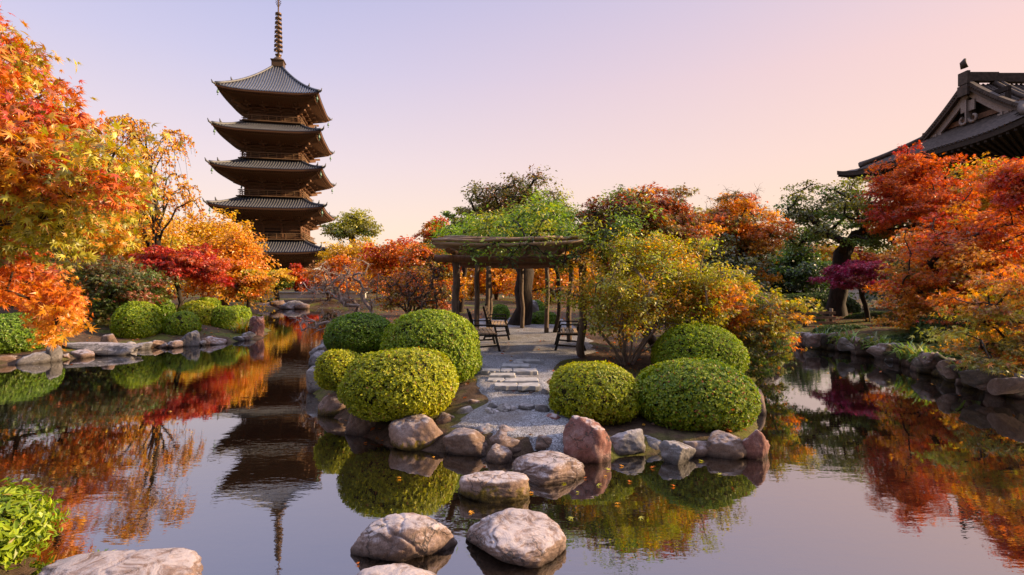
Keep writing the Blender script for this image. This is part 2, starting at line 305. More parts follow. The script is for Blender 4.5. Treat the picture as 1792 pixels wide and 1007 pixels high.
# ------------------------------------------------------------------ leaves, trees, bushes
QUAD = np.array([(0, 0, 0), (.34, .42, .06), (0, 1, -.08), (-.34, .42, .06)])
NARROW = np.array([(0, 0, 0), (.2, .45, .05), (0, 1, -.12), (-.2, .45, .05)])
def star(angs, lens, notch):
    pts = [(0, -.12)]
    for i, (a, l) in enumerate(zip(angs, lens)):
        pts.append((l*math.cos(math.radians(a)), l*math.sin(math.radians(a))))
        if i < len(angs)-1:
            b = math.radians((a+angs[i+1])/2); pts.append((notch*math.cos(b), notch*math.sin(b)))
    p = np.array(pts); return np.c_[p, -.36*(p[:, 0]**2+np.clip(p[:, 1], 0, 2)**2)]
MAPLE = star([-22, 8, 47, 90, 133, 172, 202], [.45, .78, .98, 1.1, .98, .78, .45], .3)
MAPLE5 = star([0, 45, 90, 135, 180], [.6, .95, 1.1, .95, .6], .3)
def unit(v): return v/(np.linalg.norm(v, axis=-1, keepdims=True)+1e-9)
def leaves(mb, P, N, A, S, shape, col, m=0):
    N = unit(N); A = unit(A-N*(A*N).sum(1, keepdims=True)); X_ = np.cross(A, N); S = np.asarray(S).reshape(-1, 1, 1); k = len(shape)
    V = P[:, None]+S*(shape[None, :, :1]*X_[:, None]+shape[None, :, 1:2]*A[:, None]+shape[None, :, 2:]*N[:, None])
    mb.add(V.reshape(-1, 3), np.arange(len(P)*k).reshape(-1, k), m, False, col)
RED=(.46,.035,.012); CRIM=(.42,.022,.014); ORG=(.66,.17,.015); DORG=(.5,.10,.015); YEL=(.72,.42,.03); GOLD=(.70,.31,.02); YG=(.40,.38,.03); OLV=(.20,.19,.03)
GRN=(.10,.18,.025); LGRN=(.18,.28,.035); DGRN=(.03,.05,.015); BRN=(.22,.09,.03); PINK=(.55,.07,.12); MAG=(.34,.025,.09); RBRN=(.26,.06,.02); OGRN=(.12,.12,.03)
def palcol(pal, hrel, n_, r):
    """pad colours: the upper, outer leaves turn first"""
    cols = np.array([p[0] for p in pal]); wt = np.array([p[1] for p in pal]); hb = np.array([p[2] if len(p) > 2 else 0 for p in pal])
    ww = wt[None]*np.exp(3.0*hb[None]*(np.asarray(hrel)[:, None]-.5)); ww /= ww.sum(1, keepdims=True)
    idx = (r.random((len(ww), 1)) > np.cumsum(ww, 1)).sum(1).clip(0, len(cols)-1); return cols[idx]
def tree(name, label, cat, base, pads, pal, nleaf, ls, shape=QUAD, stems=1, fork=.35, tr=.1, spread=.25, flat=.32, bark='bark', seed=0, cdir=None, droop=.25, ntw=7, upl=.8, group=None, lean=(0, 0), twr=.006, hang=0.0, zr=None, curl=.10, sub=9, leafmul=1.0, lowstart=0.0):
    """pads: rows (x,y,z,r) of foliage sprays; a skeleton of limbs is grown to them from the stems"""
    r = np.random.default_rng(seed); base = np.array(base, float); pads = np.asarray(pads, float)
    root = thing(name, label, cat, base, group=group)
    cen = pads[:, :3].mean(0); zlo, zhi = (pads[:, 2].min(), pads[:, 2].max()+1e-3) if zr is None else zr; cd_ = np.array(cdir if cdir is not None else (0, 0, 1.))
    nodes = [base-np.array((0, 0, .15))]; par = [-1]; stemtop = []
    for s in range(stems):
        a = 2*math.pi*s/stems+r.random()*1.0; rad = spread*np.linalg.norm(cen[2]-base[2])*(0 if stems == 1 else 1)
        top = base+(cen-base)*np.array((.8, .8, 1.))*fork*(1.0+.25*r.standard_normal()*(stems > 1))+np.array((rad*math.cos(a), rad*math.sin(a), 0))
        top[:2] += np.array(lean); prev = 0; nn_ = 5; bend = r.standard_normal(2)*.12*np.linalg.norm(top-base)
        for i in range(1, nn_+1):
            t = i/nn_; p = base+(top-base)*t; p[:2] += bend*math.sin(t*math.pi)+r.standard_normal(2)*.02*np.linalg.norm(top-base)
            nodes.append(p); par.append(prev); prev = len(nodes)-1
        stemtop.append(prev)
    ends = []
    order = np.argsort(np.linalg.norm(pads[:, :3]-cen, axis=1)*.6+np.linalg.norm(pads[:, :3]-base, axis=1))
    ok0 = 1 if stems == 1 else 1
    for q in order:
        P = pads[q, :3]; A = np.array(nodes); d = np.linalg.norm(A-P, axis=1)+1.2*np.maximum(0, A[:, 2]-P[2]+.15*d_scale(pads))
        hfrac = (A[:, 2]-base[2])/(max(cen[2]-base[2], .1)); d = d+np.where(hfrac < fork*.55+lowstart, 3.0, 0); d[0] += 9
        j = int(np.argmin(d)); a = nodes[j]; L = np.linalg.norm(P-a); m_ = max(2, min(6, int(L/.35)+1)); ctrl = a*.45+P*.55+np.array((0, 0, .18*L))+r.standard_normal(3)*curl*L
        prev = j
        for i in range(1, m_+1):
            t = i/m_; p = a*(1-t)**2+2*ctrl*t*(1-t)+P*t*t+(r.standard_normal(3)*curl*.35*L/m_ if i < m_ else 0)
            nodes.append(p); par.append(prev); prev = len(nodes)-1
        ends.append((q, prev))
    n_ = len(nodes); wgt = np.zeros(n_)
    for q, e in ends: wgt[e] += 1
    for i in range(n_-1, 0, -1):
        if par[i] >= 0 and par[i] < i: wgt[par[i]] += wgt[i]
    wgt = np.maximum(wgt, .35); W0 = wgt[0]*(1.0 if stems == 1 else 1.0/stems); rad = np.clip(tr*(wgt/W0)**.55, twr*1.3, tr); rad[0] = tr*1.5; 
    nodes = np.array(nodes); tb = MB(); ch = [[] for _ in range(n_)]
    for i in range(1, n_): ch[par[i]].append(i)
    stack = [(0, c) for c in ch[0]]
    while stack:
        a, b = stack.pop(); line = [a, b]
        while ch[line[-1]]:
            k = sorted(ch[line[-1]], key=lambda i: -wgt[i]); stack += [(line[-1], c) for c in k[1:]]; line.append(k[0])
        R = rad[line].copy(); R[0] = min(R[0], R[1]*1.25) if a != 0 else min(rad[0], R[1]*1.5); tb.tube(nodes[line], R, 8 if R.max() > .06 else 5, cap=False)
    LP = []; LN = []; LA = []; LC = []; LS = []
    pw = pads[:, 3]**2; cnt = np.maximum(1, (nleaf*pw/pw.sum())).astype(int); pc = palcol(pal, (pads[:, :3]@cd_-zlo)/(zhi-zlo), 0, r)
    endof = {q: nodes[e] for q, e in ends}
    for q in range(len(pads)):
        c, rp = pads[q, :3], pads[q, 3]; k = sub; th = r.random(k)*6.283; rr = np.sqrt(r.random(k))*.85; sc_ = np.stack([rr*np.cos(th), rr*np.sin(th), r.standard_normal(k)*flat*.8], 1)
        sc_[:, 2] -= droop*rr**2+hang*r.random(k)
        sc_ = sc_*rp+c
        for t in range(min(ntw, k)):
            e = endof[q]; mid = (e+sc_[t])/2+np.array((0, 0, .12*rp))+r.standard_normal(3)*.06*rp; tb.tube(np.array([e, mid, sc_[t]]), [twr, twr*.8, twr*.4], 4, cap=False)
        ci = r.integers(0, k, cnt[q]); off = r.standard_normal((cnt[q], 3))*np.array((.27, .27, .27*max(flat, .25)*1.3))*rp; p = sc_[ci]+off
        outw = (p-c)*np.array((1, 1, .2))+r.standard_normal((cnt[q], 3))*.4*rp
        nrm = np.array((0, 0, upl))+r.standard_normal((cnt[q], 3))*.55+unit(p-cen)*.25
        ax = unit(outw)+np.array((0, 0, -.35))+r.standard_normal((cnt[q], 3))*.3
        base_c = pc[q]; alt = palcol(pal, np.clip((p@cd_-zlo)/(zhi-zlo), 0, 1), 0, r)
        mixf = (r.random((cnt[q], 1))**1.5)*.8; col = base_c*(1-mixf)+alt*mixf; col = col*(1+.28*r.standard_normal((cnt[q], 1))).clip(.45, 1.7)
        LP.append(p); LN.append(nrm); LA.append(ax); LC.append(col); LS.append(ls*(.65+.7*r.random(cnt[q])))
    cr = MB(); leaves(cr, np.concatenate(LP), np.concatenate(LN), np.concatenate(LA), np.concatenate(LS), shape, np.clip(np.concatenate(LC), .004, .85))
    tb.build('trunk', M[bark], root); cr.build('crown', M['leaf'], root); return root
def d_scale(pads): return float(np.mean(pads[:, 3]))
def ell_pads(Cn, R, n, rp, seed, low=-.6, shell=.45, minsep=.62):
    r = np.random.default_rng(seed); res = []; tries = 0
    while len(res) < n and tries < n*60:
        tries += 1; d = unit(r.standard_normal((1, 3)))[0]
        if d[2] < low: continue
        rad = (shell+(1-shell)*r.random())*(1+.12*r.standard_normal()); p = np.array(Cn)+d*np.array(R)*min(rad, 1.12); q = rp*(.7+.6*r.random())
        if all(np.linalg.norm((p-b[:3])*np.array((1, 1, 1.6))) > minsep*q for b in res): res.append(np.array((*p, q)))
    return np.array(res)
def env(x0, x1, yt, yb, Y, dep=.8):
    a = at((x0+x1)/2, (yt+yb)/2, Y); rx = (x1-x0)/2/F*Y; rz = (yb-yt)/2/F*Y; return a, np.array((rx, max(rx*dep, .5), rz))
def autotree(name, label, cat, px, Y, box, pal, nleaf, ls, npad=40, rpf=.30, baseX=None, low=-.7, dep=.8, **kw):
    Cn, R = env(*box, Y, dep); rp = rpf*min(R[0], R[2]*1.6); R = R*np.array((1, 1, 1)); R[0] = max(R[0]-rp*.6, .2); R[1] = max(R[1]-rp*.6, .2); R[2] = max(R[2]-rp*.3, .15)
    seed = kw.get('seed', 0); pads = ell_pads(Cn, R, npad, rp, seed+500, low); bx = (px-CX)/F*Y; bz = float(hgt(bx, Y))
    return tree(name, label, cat, (bx, Y, bz), pads, pal, nleaf, ls, **kw)
def bush(label, box, Y, cols, ls=.05, dens=900, seed=0, name='azalea_bush', cat='bush', group='clipped dome shrubs', zb=None, dep=.95, sq=2.4, jit=.04, nl=5):
    """a clipped dome: whorls of small leaves standing on a rounded hull of twigs"""
    r = np.random.default_rng(seed+900); x0, x1, yt, yb = box; cx = ((x0+x1)/2-CX)/F*Y; rx = (x1-x0)/2/F*Y*.945; ry = rx*dep; zt = H-.03*rx-(yt-HY)/F*Y
    zb = (H-(yb-HY)/F*(Y-ry*.7)) if zb is None else zb; zb = max(zb, .02); hh = zt-zb; zc = zb+hh*.42
    ph = r.random((6, 3))*6.28; fr_ = r.standard_normal((6, 3))*2.2
    def rad(d):
        q = np.abs(d)**sq; base = q.sum(1)**(-1/sq); bumps = sum(np.sin(d@fr_[i]*1.5+ph[i, 0]) for i in range(6))/6; return base*(1+.085*bumps)
    def pos(d, s=1.0):
        rz = np.where(d[:, 2] > 0, zt-zc, zc-zb); return np.array((cx, Y, zc))+d*np.stack([np.full(len(d), rx), np.full(len(d), ry), rz], 1)*(rad(d)*s)[:, None]
    ls, dens = ls*.68, dens*2.1; area = 2*math.pi*rx*ry+math.pi*(rx+ry)*hh*.6; n = int(dens*area); d = unit(r.standard_normal((n, 3)))
    p = pos(d, 1.01-.13*r.random(n)**1.3); nr = unit(d/np.array((rx, ry, hh*.55))*np.array((1, 1, 1))*rx); nr = unit(nr+r.standard_normal((n, 3))*.22)
    patch = sum(np.sin((p-[cx, Y, zc])@(r.standard_normal(3)*3.5/rx*.6)+r.random()*6) for _ in range(4))/4
    hol = sum(np.sin((p-[cx, Y, zc])@(unit(r.standard_normal((1, 3)))[0]*(9+9*r.random())*min(1, .9/rx))+r.random()*6) for _ in range(5))/5; low = np.clip((zc+.1*hh-p[:, 2])/(hh*.5), 0, 1)
    keep = (hol < .56+.1*r.random(n)-.35*low*r.random(n))|(r.random(n) < .35); p, nr, patch, n = p[keep], nr[keep], patch[keep], int(keep.sum())
    t = unit(np.cross(nr, r.standard_normal((n, 3)))); b = np.cross(nr, t); mb = MB()
    cA, cB, cO = [np.array(c) for c in cols]
    for k in range(nl):
        a = 2*math.pi*(k+.3*r.random(n))/nl; dirv = t*np.cos(a)[:, None]+b*np.sin(a)[:, None]; el_ = .35+.5*r.random((n, 1)); ax = dirv+nr*el_; nn_ = nr-dirv*el_*.8+r.standard_normal((n, 3))*.15
        mix_ = np.clip(.5+.45*patch[:, None]+.35*r.standard_normal((n, 1)), 0, 1); col = cA*mix_+cB*(1-mix_); old = r.random((n, 1)) < .04; col = np.where(old, cO, col)*(1+.2*r.standard_normal((n, 1))).clip(.5, 1.6)
        leaves(mb, p+r.standard_normal((n, 3))*jit*.15, nn_, ax, ls*(.7+.6*r.random(n)), NARROW if nl < 5 else QUAD*np.array((.8, 1, 1)), np.clip(col, .005, .8))
    th = np.linspace(0, 2*math.pi, 33)[:-1]; el2 = np.linspace(-1.35, math.pi/2-.01, 15); D = np.stack([np.cos(el2)[:, None]*np.cos(th), np.cos(el2)[:, None]*np.sin(th), np.repeat(np.sin(el2)[:, None], 32, 1)], -1)
    D = np.concatenate([D, D[:, :1]], 1); g = pos(D.reshape(-1, 3), .87).reshape(D.shape); mb.grid(g, 1)
    base = (cx, Y, zb); o = mb.build(name, [M['bushleaf'], M['twigs']], None, base); return tag(o, label, cat, group)
M['twigs'] = simple('dense_twigs', (.012, .014, .006), (.06, .055, .02), 60, .95, bstr=1, bdist=.02)
# ------------------------------------------------------------------ rocks
_ico = {}
def ico(n):
    if n not in _ico:
        bm = bmesh.new(); bmesh.ops.create_icosphere(bm, subdivisions=n, radius=1); _ico[n] = (np.array([v.co[:] for v in bm.verts]), np.array([[v.index for v in f.verts] for f in bm.faces])); bm.free()
    return _ico[n]
def rock_mb(c, R, seed, res=4, top=None, rough=.05, npl=13, p=13, rz=0.0, groove=0, boxy=7):
    r = np.random.default_rng(seed); d, f = ico(res); nn_ = unit(r.standard_normal((npl, 3))); dist = .72+.28*r.random(npl)
    ba = (np.arange(boxy)+.6*r.random(boxy))*2*math.pi/max(boxy, 1); nn_ = np.concatenate([nn_, unit(np.c_[np.cos(ba), np.sin(ba), .25*r.standard_normal(boxy)+.1])]); dist = np.append(dist, .74+.16*r.random(boxy))
    if top: nn_ = np.concatenate([nn_, unit(np.array([(.12*r.standard_normal(), .12*r.standard_normal(), 1)]))]); dist = np.append(dist, top)
    q = np.maximum(d@nn_.T, 0)/dist; rad = ((q**p).sum(1)+.55**p)**(-1/p)
    off = Vector(r.random(3)*50); fr_ = np.array([mnoise.fractal(Vector(v)*1.6+off, 1.0, 2.0, 3) for v in d]); fi = np.array([mnoise.fractal(Vector(v)*5.5+off, .9, 2.1, 4 if res > 4 else 2) for v in d])
    rad = rad*(1+rough*1.2*fr_+rough*.5*fi)
    if groove:
        for k in range(groove):
            g = unit(r.standard_normal((1, 3))*np.array((1, 1, .35)))[0]; o_ = .1*r.standard_normal(); t = d@g-o_+.10*fr_; rad = rad*(1-.055*np.exp(-(t/.035)**2)-.03*np.clip(t*4, 0, 1))
    v = d*rad[:, None]; v = (v-(v.max(0)+v.min(0))/2)/((v.max(0)-v.min(0))/2)*np.array(R)
    if rz: cc, ss = math.cos(rz), math.sin(rz); v = np.stack([v[:, 0]*cc-v[:, 1]*ss, v[:, 0]*ss+v[:, 1]*cc, v[:, 2]], 1)
    return MB().add(v+np.array(c), f, 0, True)
def rock(label, box, mat='rock_brown', z0=0.0, ztop=None, seed=0, res=4, group=None, dep=.75, name='boulder', cat='rock', **kw):
    """box: left, right, top, waterline in the photo; flat stones give the height of their top"""
    x0, x1, yt, yb = box; Yn = F*(H-z0)/(yb-HY)
    if ztop is not None: Yf = F*(H-ztop)/(yt-HY); ry = (Yf-Yn)/2*1.06; Yc = (Yn+Yf)/2; rx = (x1-x0)/2/F*Yc; zt = ztop
    else:
        rx = (x1-x0)/2/F*Yn*1.06; ry = rx*dep; Yc = Yn+ry*.85; rx = (x1-x0)/2/F*Yc; zt = H-(yt-HY)/F*(Yc+(.15*ry))
    cx = ((x0+x1)/2-CX)/F*Yc; lowz = z0-max(.10, (zt-z0)*.55); zc = (zt+lowz)/2; rz_ = (zt-lowz)/2
    o = rock_mb((cx, Yc, zc), (rx, ry, rz_), seed, res, **kw).build(name, M[mat], None, (cx, Yc, max(z0, 0)))
    return tag(o, label, cat, group)
SG = 'stepping stones across the pond'; IG = 'boulders along the island edge'
kw = dict(top=.80, rough=.06)
rock('broad pink-grey stepping stone, nearest the leafy shrub in the corner', (62,352,950,1075), 'rock_pink', ztop=.16, seed=3, res=6, group=SG, groove=1, **kw)
rock('cracked pale-topped stepping stone, behind the half-seen stone at the bottom edge', (618,804,888,985), 'rock_pink', ztop=.20, seed=4, res=6, group=SG, groove=3, **kw)
rock('largest stepping stone with a curved groove and ledge, right of the cracked stone', (812,992,883,996), 'rock_pink', ztop=.17, seed=8, res=6, group=SG, groove=3, **kw)
rock('flat stepping stone cut off by the bottom edge, in front of the cracked stone', (596,772,969,1062), 'rock_pink', ztop=.12, seed=6, res=6, group=SG, groove=1, **kw)
rock('moss-skirted stepping stone, second from the island', (800,928,817,880), 'rock_moss', ztop=.17, seed=7, res=6, group=SG, groove=2, **kw)
rock('large flat landing stone dusted with gravel at the foot of the path', (893,1022,780,849), 'rock_pink', ztop=.16, seed=15, res=6, group=SG, groove=2, **kw)
kw = dict(rough=.08, npl=11)
rock('tall reddish boulder with white streaks, right of the landing stone', (982,1070,725,811), 'rock_red', seed=121, res=5, group=IG, dep=.8, top=.86, **kw)
rock('big smooth brown boulder with a mossy foot under the front left shrub', (679,777,724,789), 'rock_moss', seed=22, res=5, group=IG, **kw)
rock('squat brown boulder between the mossy boulder and the path foot', (775,857,750,798), 'rock_brown', seed=23, res=5, group=IG, **kw)
rock('brown ledge rock holding up the gravel at the path foot', (848,932,748,794), 'rock_brown', seed=24, res=5, group=IG, z0=.02, **kw)
rock('small tan boulder squeezed against the landing stone', (850,897,778,812), 'rock_brown', seed=25, res=5, group=IG, **kw)
rock('dark brown boulder under the drooping front left shrub', (606,668,712,763), 'rock_brown', seed=26, res=5, group=IG, **kw)
rock('pointed grey rock standing alone in the water before the right shrub', (1152,1222,769,813), 'rock_grey', seed=127, res=5, group=IG, npl=7, rough=.09, boxy=0)
rock('wide grey boulder next to the tall reddish boulder', (1066,1128,752,799), 'rock_grey', seed=28, res=5, group=IG, **kw)
rock('low grey boulder behind the pointed rock', (1120,1172,762,792), 'rock_grey', seed=29, res=4, group=IG, **kw)
rock('dark slanting boulder under the large right shrub', (1232,1304,756,804), 'rock_brown', seed=30, res=5, group=IG, **kw)
rock('reddish square boulder at the island\'s right corner', (1290,1346,746,803), 'rock_red', seed=31, res=5, group=IG, **kw)
rock('brown boulder in the shade between pointed rock and right shrub', (1196,1246,770,800), 'rock_brown', seed=33, res=4, group=IG, **kw)
rock('pale upright rock at the island\'s left tip', (538,574,640,688), 'rock_white', seed=34, res=4, group=IG, **kw)
rock('mossy sloping rock under the smallest shrub', (556,618,676,728), 'rock_moss', seed=35, res=4, group=IG, **kw)
rock('brown rock behind the mossy-footed boulder', (752,800,722,752), 'rock_brown', z0=.13, seed=36, res=4, group=IG, **kw)
rock('low pale rock left of the ledge rock', (836,872,742,770), 'rock_grey', z0=.1, seed=37, res=4, group=IG, **kw)
rock('small brown rock behind the landing stone, half in the gravel', (936,976,762,784), 'rock_brown', z0=.1, seed=38, res=4, group=IG, **kw)
rock('red-brown rock at the right foot of the path', (945,985,722,746), 'rock_red', z0=.16, seed=39, res=4, group=IG, **kw)
EG = 'stones edging the path'
for i, (b, z, mt, lb) in enumerate([((843,881,712,732),.2,'rock_white','pale round edging stone, lowest on the left of the path'), ((796,832,710,727),.22,'rock_white','flat pale stone lying left of the gravel below the big shrub'), ((815,845,697,712),.24,'rock_brown','tan edging stone above the pale round one'),
    ((838,858,682,698),.26,'rock_brown','small brown edging stone left of the slab steps'), ((845,866,672,686),.28,'rock_pink','pinkish edging stone beside the lowest slab'), ((800,838,728,748),.15,'rock_grey','grey edging stone just above the squat brown boulder'), ((765,800,722,742),.15,'rock_brown','brown edging stone at the foot of the large round shrub')]):
    rock(lb, b, mt, z0=z, seed=50+i, res=4, group=EG, name='edging_stone', **kw)
for i, (b, mt, lb) in enumerate([((850,874,704,717),'rock_grey','bluish stone at the left end of the lower step'), ((868,908,705,721),'rock_white','long pale stone in the middle of the lower step'), ((906,938,706,720),'rock_grey','grey stone right of the pale one in the lower step'), ((934,962,706,722),'rock_grey','small dark stone at the right end of the lower step')]):
    rock(lb, b, mt, z0=.26, seed=60+i, res=4, group='stones of the lower step', name='step_stone', **kw)
for i, (b, mt, lb) in enumerate([((866,892,675,688),'rock_brown','brown riser stone under the left of the slab step'), ((889,924,676,689),'rock_red','reddish riser stone under the middle of the slab step'), ((920,946,676,689),'rock_brown','squared riser stone under the right of the slab step'), ((944,962,678,690),'rock_grey','grey riser stone nearest the right front shrub')]):
    rock(lb, (b[0], b[1], b[2]+1, b[3]+3), mt, z0=.315, seed=66+i, res=4, group='riser stones of the slab step', name='riser_stone', **kw)
# grey slabs set in the gravel
def slab(label, x0, x1, y0, y1, z=.43, rot=0.0, th=.045, seed=0, skew=0):
    r = np.random.default_rng(seed+70); a = onz(x0, y1, z); b = onz(x1, y1, z); c = onz(x1+skew, y0, z); d = onz(x0+skew, y0, z)
    c[0] = b[0]+skew*.008; d[0] = a[0]+skew*.008; P = []
    for p, q in ((a, b), (b, c), (c, d), (d, a)):
        for t in np.linspace(0, 1, 7)[:-1]: P.append(p+(q-p)*t+np.array((r.standard_normal()*.008, r.standard_normal()*.008, 0)))
    P = np.array(P); n = len(P); ce = P.mean(0); inn = ce+(P-ce)*.96; inn[:, 2] += .008; P[:, 2] -= .004; lo = P-np.array((0, 0, th)); i = np.arange(n); j = (i+1) % n
    mb = MB().add(np.concatenate([inn, P, lo]), np.stack([n+i, n+j, j, i], 1), 0); mb.F.append((np.stack([2*n+i, 2*n+j, n+j, n+i], 1), 0, False, None)); mb.F.append((i[None], 0, False, None))
    tag(mb.build('stone_slab', M['slab'], None, (ce[0], ce[1], z-th)), label, 'stone slab', 'slabs set in the gravel path')
slab('front left slab along the top of the step', 865, 905, 671, 676.5, seed=1); slab('front right slab along the top of the step', 907, 944, 671, 677, seed=2)
slab('slab just behind the step edge on the left', 853, 882, 661, 667, seed=3); slab('longest slab just behind the step edge on the right', 884, 943, 661.5, 668, seed=4)
slab('single short slab in the middle of the path', 857, 901, 653.5, 658, z=.465, seed=5)
slab('left slab of the row of three', 842, 874, 645.5, 650.5, z=.47, seed=6); slab('middle slab of the row of three', 876, 896, 645, 650.5, z=.47, seed=7); slab('right slab of the row of three', 898, 940, 645.5, 651, z=.47, seed=8)
slab('skewed slab above the row of three', 878, 926, 637, 642, z=.475, seed=9, skew=2); slab('small skewed slab second from the plaza', 898, 916, 632.5, 636, z=.475, seed=10); slab('thin pale slab nearest the pergola', 902, 946, 629.5, 633, z=.475, seed=11)
# bank rocks
def bankrow(lbls, pts, mats, group, seed, hz=(.16, .34), szr=(.28, .5), name='bank_rock'):
    r = np.random.default_rng(seed)
    for i, (px, py) in enumerate(pts):
        p = onz(px+r.normal()*3, py); q = r.random()**1.6; s = szr[0]*.75+(szr[1]*1.25-szr[0]*.75)*q; h_ = hz[0]*.8+(hz[1]*1.25-hz[0]*.8)*(.6*q+.4*r.random()); p[1] += .12*r.normal()
        o = rock_mb((p[0], p[1]+s*.2, h_*.3), (s*.58, s*.45, h_*.85), seed*100+i, 4, rough=.11, npl=9, boxy=int(r.integers(0, 7)), rz=r.random()*3).build(name, M[mats[int(r.integers(len(mats)))]], None, (p[0], p[1]+s*.2, 0))
        tag(o, lbls[i] if isinstance(lbls, list) else lbls, 'rock', group)
LG = 'rocks along the left bank'
rock('large grey sloping rock between the far left shrub and the long slab', (84,106,600,634), 'rock_grey', seed=80, res=5, group=LG, dep=1.2, **kw)
o = rock_mb((*onz(166, 613, .1)[:2], .13), (1.05, .34, .17), 81, 5, top=.7, rough=.06, rz=.12).build('long_slab', M['rock_grey'], None, (*onz(166, 613, .1)[:2], 0)); tag(o, 'long flat white-crusted slab lying on the left bank', 'stone slab', LG)
rock('brown wedge rock standing behind the long slab', (178,204,584,603), 'rock_brown', z0=.2, seed=82, group=LG, **kw)
rock('pale grey rock at the right end of the long slab', (220,240,598,614), 'rock_white', seed=83, group=LG, **kw)
rock('two-toned grey boulder below the middle left shrub', (317,352,579,607), 'rock_grey', seed=184, res=5, group=LG, rough=.14, npl=9, boxy=3)
rock('upright purple-grey boulder at the end of the left bank, beside the grass tuft', (434,462,553,592), 'rock_red', seed=187, res=5, group=LG, top=.9, rough=.13, npl=9)
bankrow('small rough brown or grey rock in the low row lining the left bank', [(10,637),(45,636),(75,634),(110,630),(140,626),(160,624),(185,620),(208,617),(252,610),(266,609),(282,609),(296,608),(310,607),(355,604),(368,603),(380,602),(394,600),(407,599),(420,597),(432,595)], ['rock_brown','rock_grey','rock_pink'], 'small rocks lining the left bank', 5, (.10, .17), (.26, .42))
RG = 'rocks of the right bank'
rock('flat pale-topped rock lying at the water on the right bank', (1548,1572,622,634), 'rock_white', seed=90, group=RG, **kw)
rock('slanting grey rock above the flat pale one on the right bank', (1562,1590,612,629), 'rock_grey', seed=91, z0=.05, group=RG, **kw)
rb = []
for a, b, n_ in (((1405,606),(1500,618),9), ((1500,618),(1560,631),6), ((1575,634),(1640,655),8), ((1640,655),(1720,681),9), ((1720,681),(1800,698),8)):
    rb += [(a[0]+(b[0]-a[0])*t, a[1]+(b[1]-a[1])*t) for t in np.linspace(0, 1, n_, endpoint=False)]
bankrow('mid-sized rough rock in the lower course of the right bank', rb, ['rock_dark','rock_brown','rock_dark','rock_brown'], 'lower rocks of the right bank', 7, (.2, .32), (.3, .42))
rb2 = [(p[0]+7, p[1]-9-4*(i % 3)) for i, p in enumerate(rb[::2])]
r = np.random.default_rng(77)
for i, (px, py) in enumerate(rb2):
    p = onz(px, py, .3); s = .26+.16*r.random(); o = rock_mb((p[0]+.2, p[1]+.2, .30), (s*.62, s*.5, .17), 3300+i, 4, rough=.11, npl=9, boxy=int(r.integers(0, 7)), rz=r.random()*3).build('bank_rock', M[['rock_brown', 'rock_dark'][i % 2]], None, (p[0]+.25, p[1]+.25, .2))
    tag(o, 'rough rock in the upper course of the right bank', 'rock', 'upper rocks of the right bank')
bankrow('small dark rock on the far shore below the pale wall', [(455,540),(468,541),(482,541),(498,541),(512,541),(526,541)], ['rock_brown','rock_grey'], 'rocks of the far shore', 9, (.2,.4), (.6,1.0))
bankrow('small dark rock on the shaded left side of the island', [(556,640),(566,626),(580,612),(594,602)], ['rock_brown','rock_grey'], 'rocks on the shaded island side', 10, (.2,.35), (.4,.7))
bankrow('small dark rock on the right side of the island', [(1330,722),(1326,700),(1320,684),(1340,655),(1352,640)], ['rock_brown','rock_grey'], 'rocks on the right island side', 12, (.15,.28), (.35,.5))
o = rock_mb((.75, 17.2, .7), (.16, .14, .42), 95, 4, rough=.06).build('standing_stone', M['rock_grey'], None, (.75, 17.2, .42)); tag(o, 'grey standing stone among the round shrubs behind the pergola', 'standing stone')

# ------------------------------------------------------------------ pagoda
D0 = 86.5; pag = thing('pagoda', 'five-storey dark wooden pagoda with a tall spire rising behind the golden trees', 'pagoda', (-.4985*D0, 1.0975*D0, .8), math.radians(13)); LOCAL.add(pag.name)
def zt_(y, dep=.985*D0): return H-.8+(HY-y)/F*dep
EZ = [zt_(y)-.05 for y in (441, 362, 292, 223, 152)]; EW = [9.5, 9.0, 8.75, 8.45, 8.05]; BW = [4.9, 4.6, 4.4, 4.15, 3.95]
def roof_pt(u, v, we, wt, ze, rise, up=.55):
    wv = we+(wt-we)*v; z = ze+rise*(.62*v+.38*v*v)+up*np.abs(u)**3.5*(1-v)**2; return u*wv*(1+.02*np.abs(u)**4*(1-v)), wv, z
def sides(P):
    for k in range(4):
        a = k*math.pi/2; c_, s_ = math.cos(a), math.sin(a); yield np.stack([P[..., 0]*c_-P[..., 1]*s_, P[..., 0]*s_+P[..., 1]*c_, P[..., 2]], -1)
u = np.linspace(-1, 1, 33); v = np.linspace(0, 1, 9)
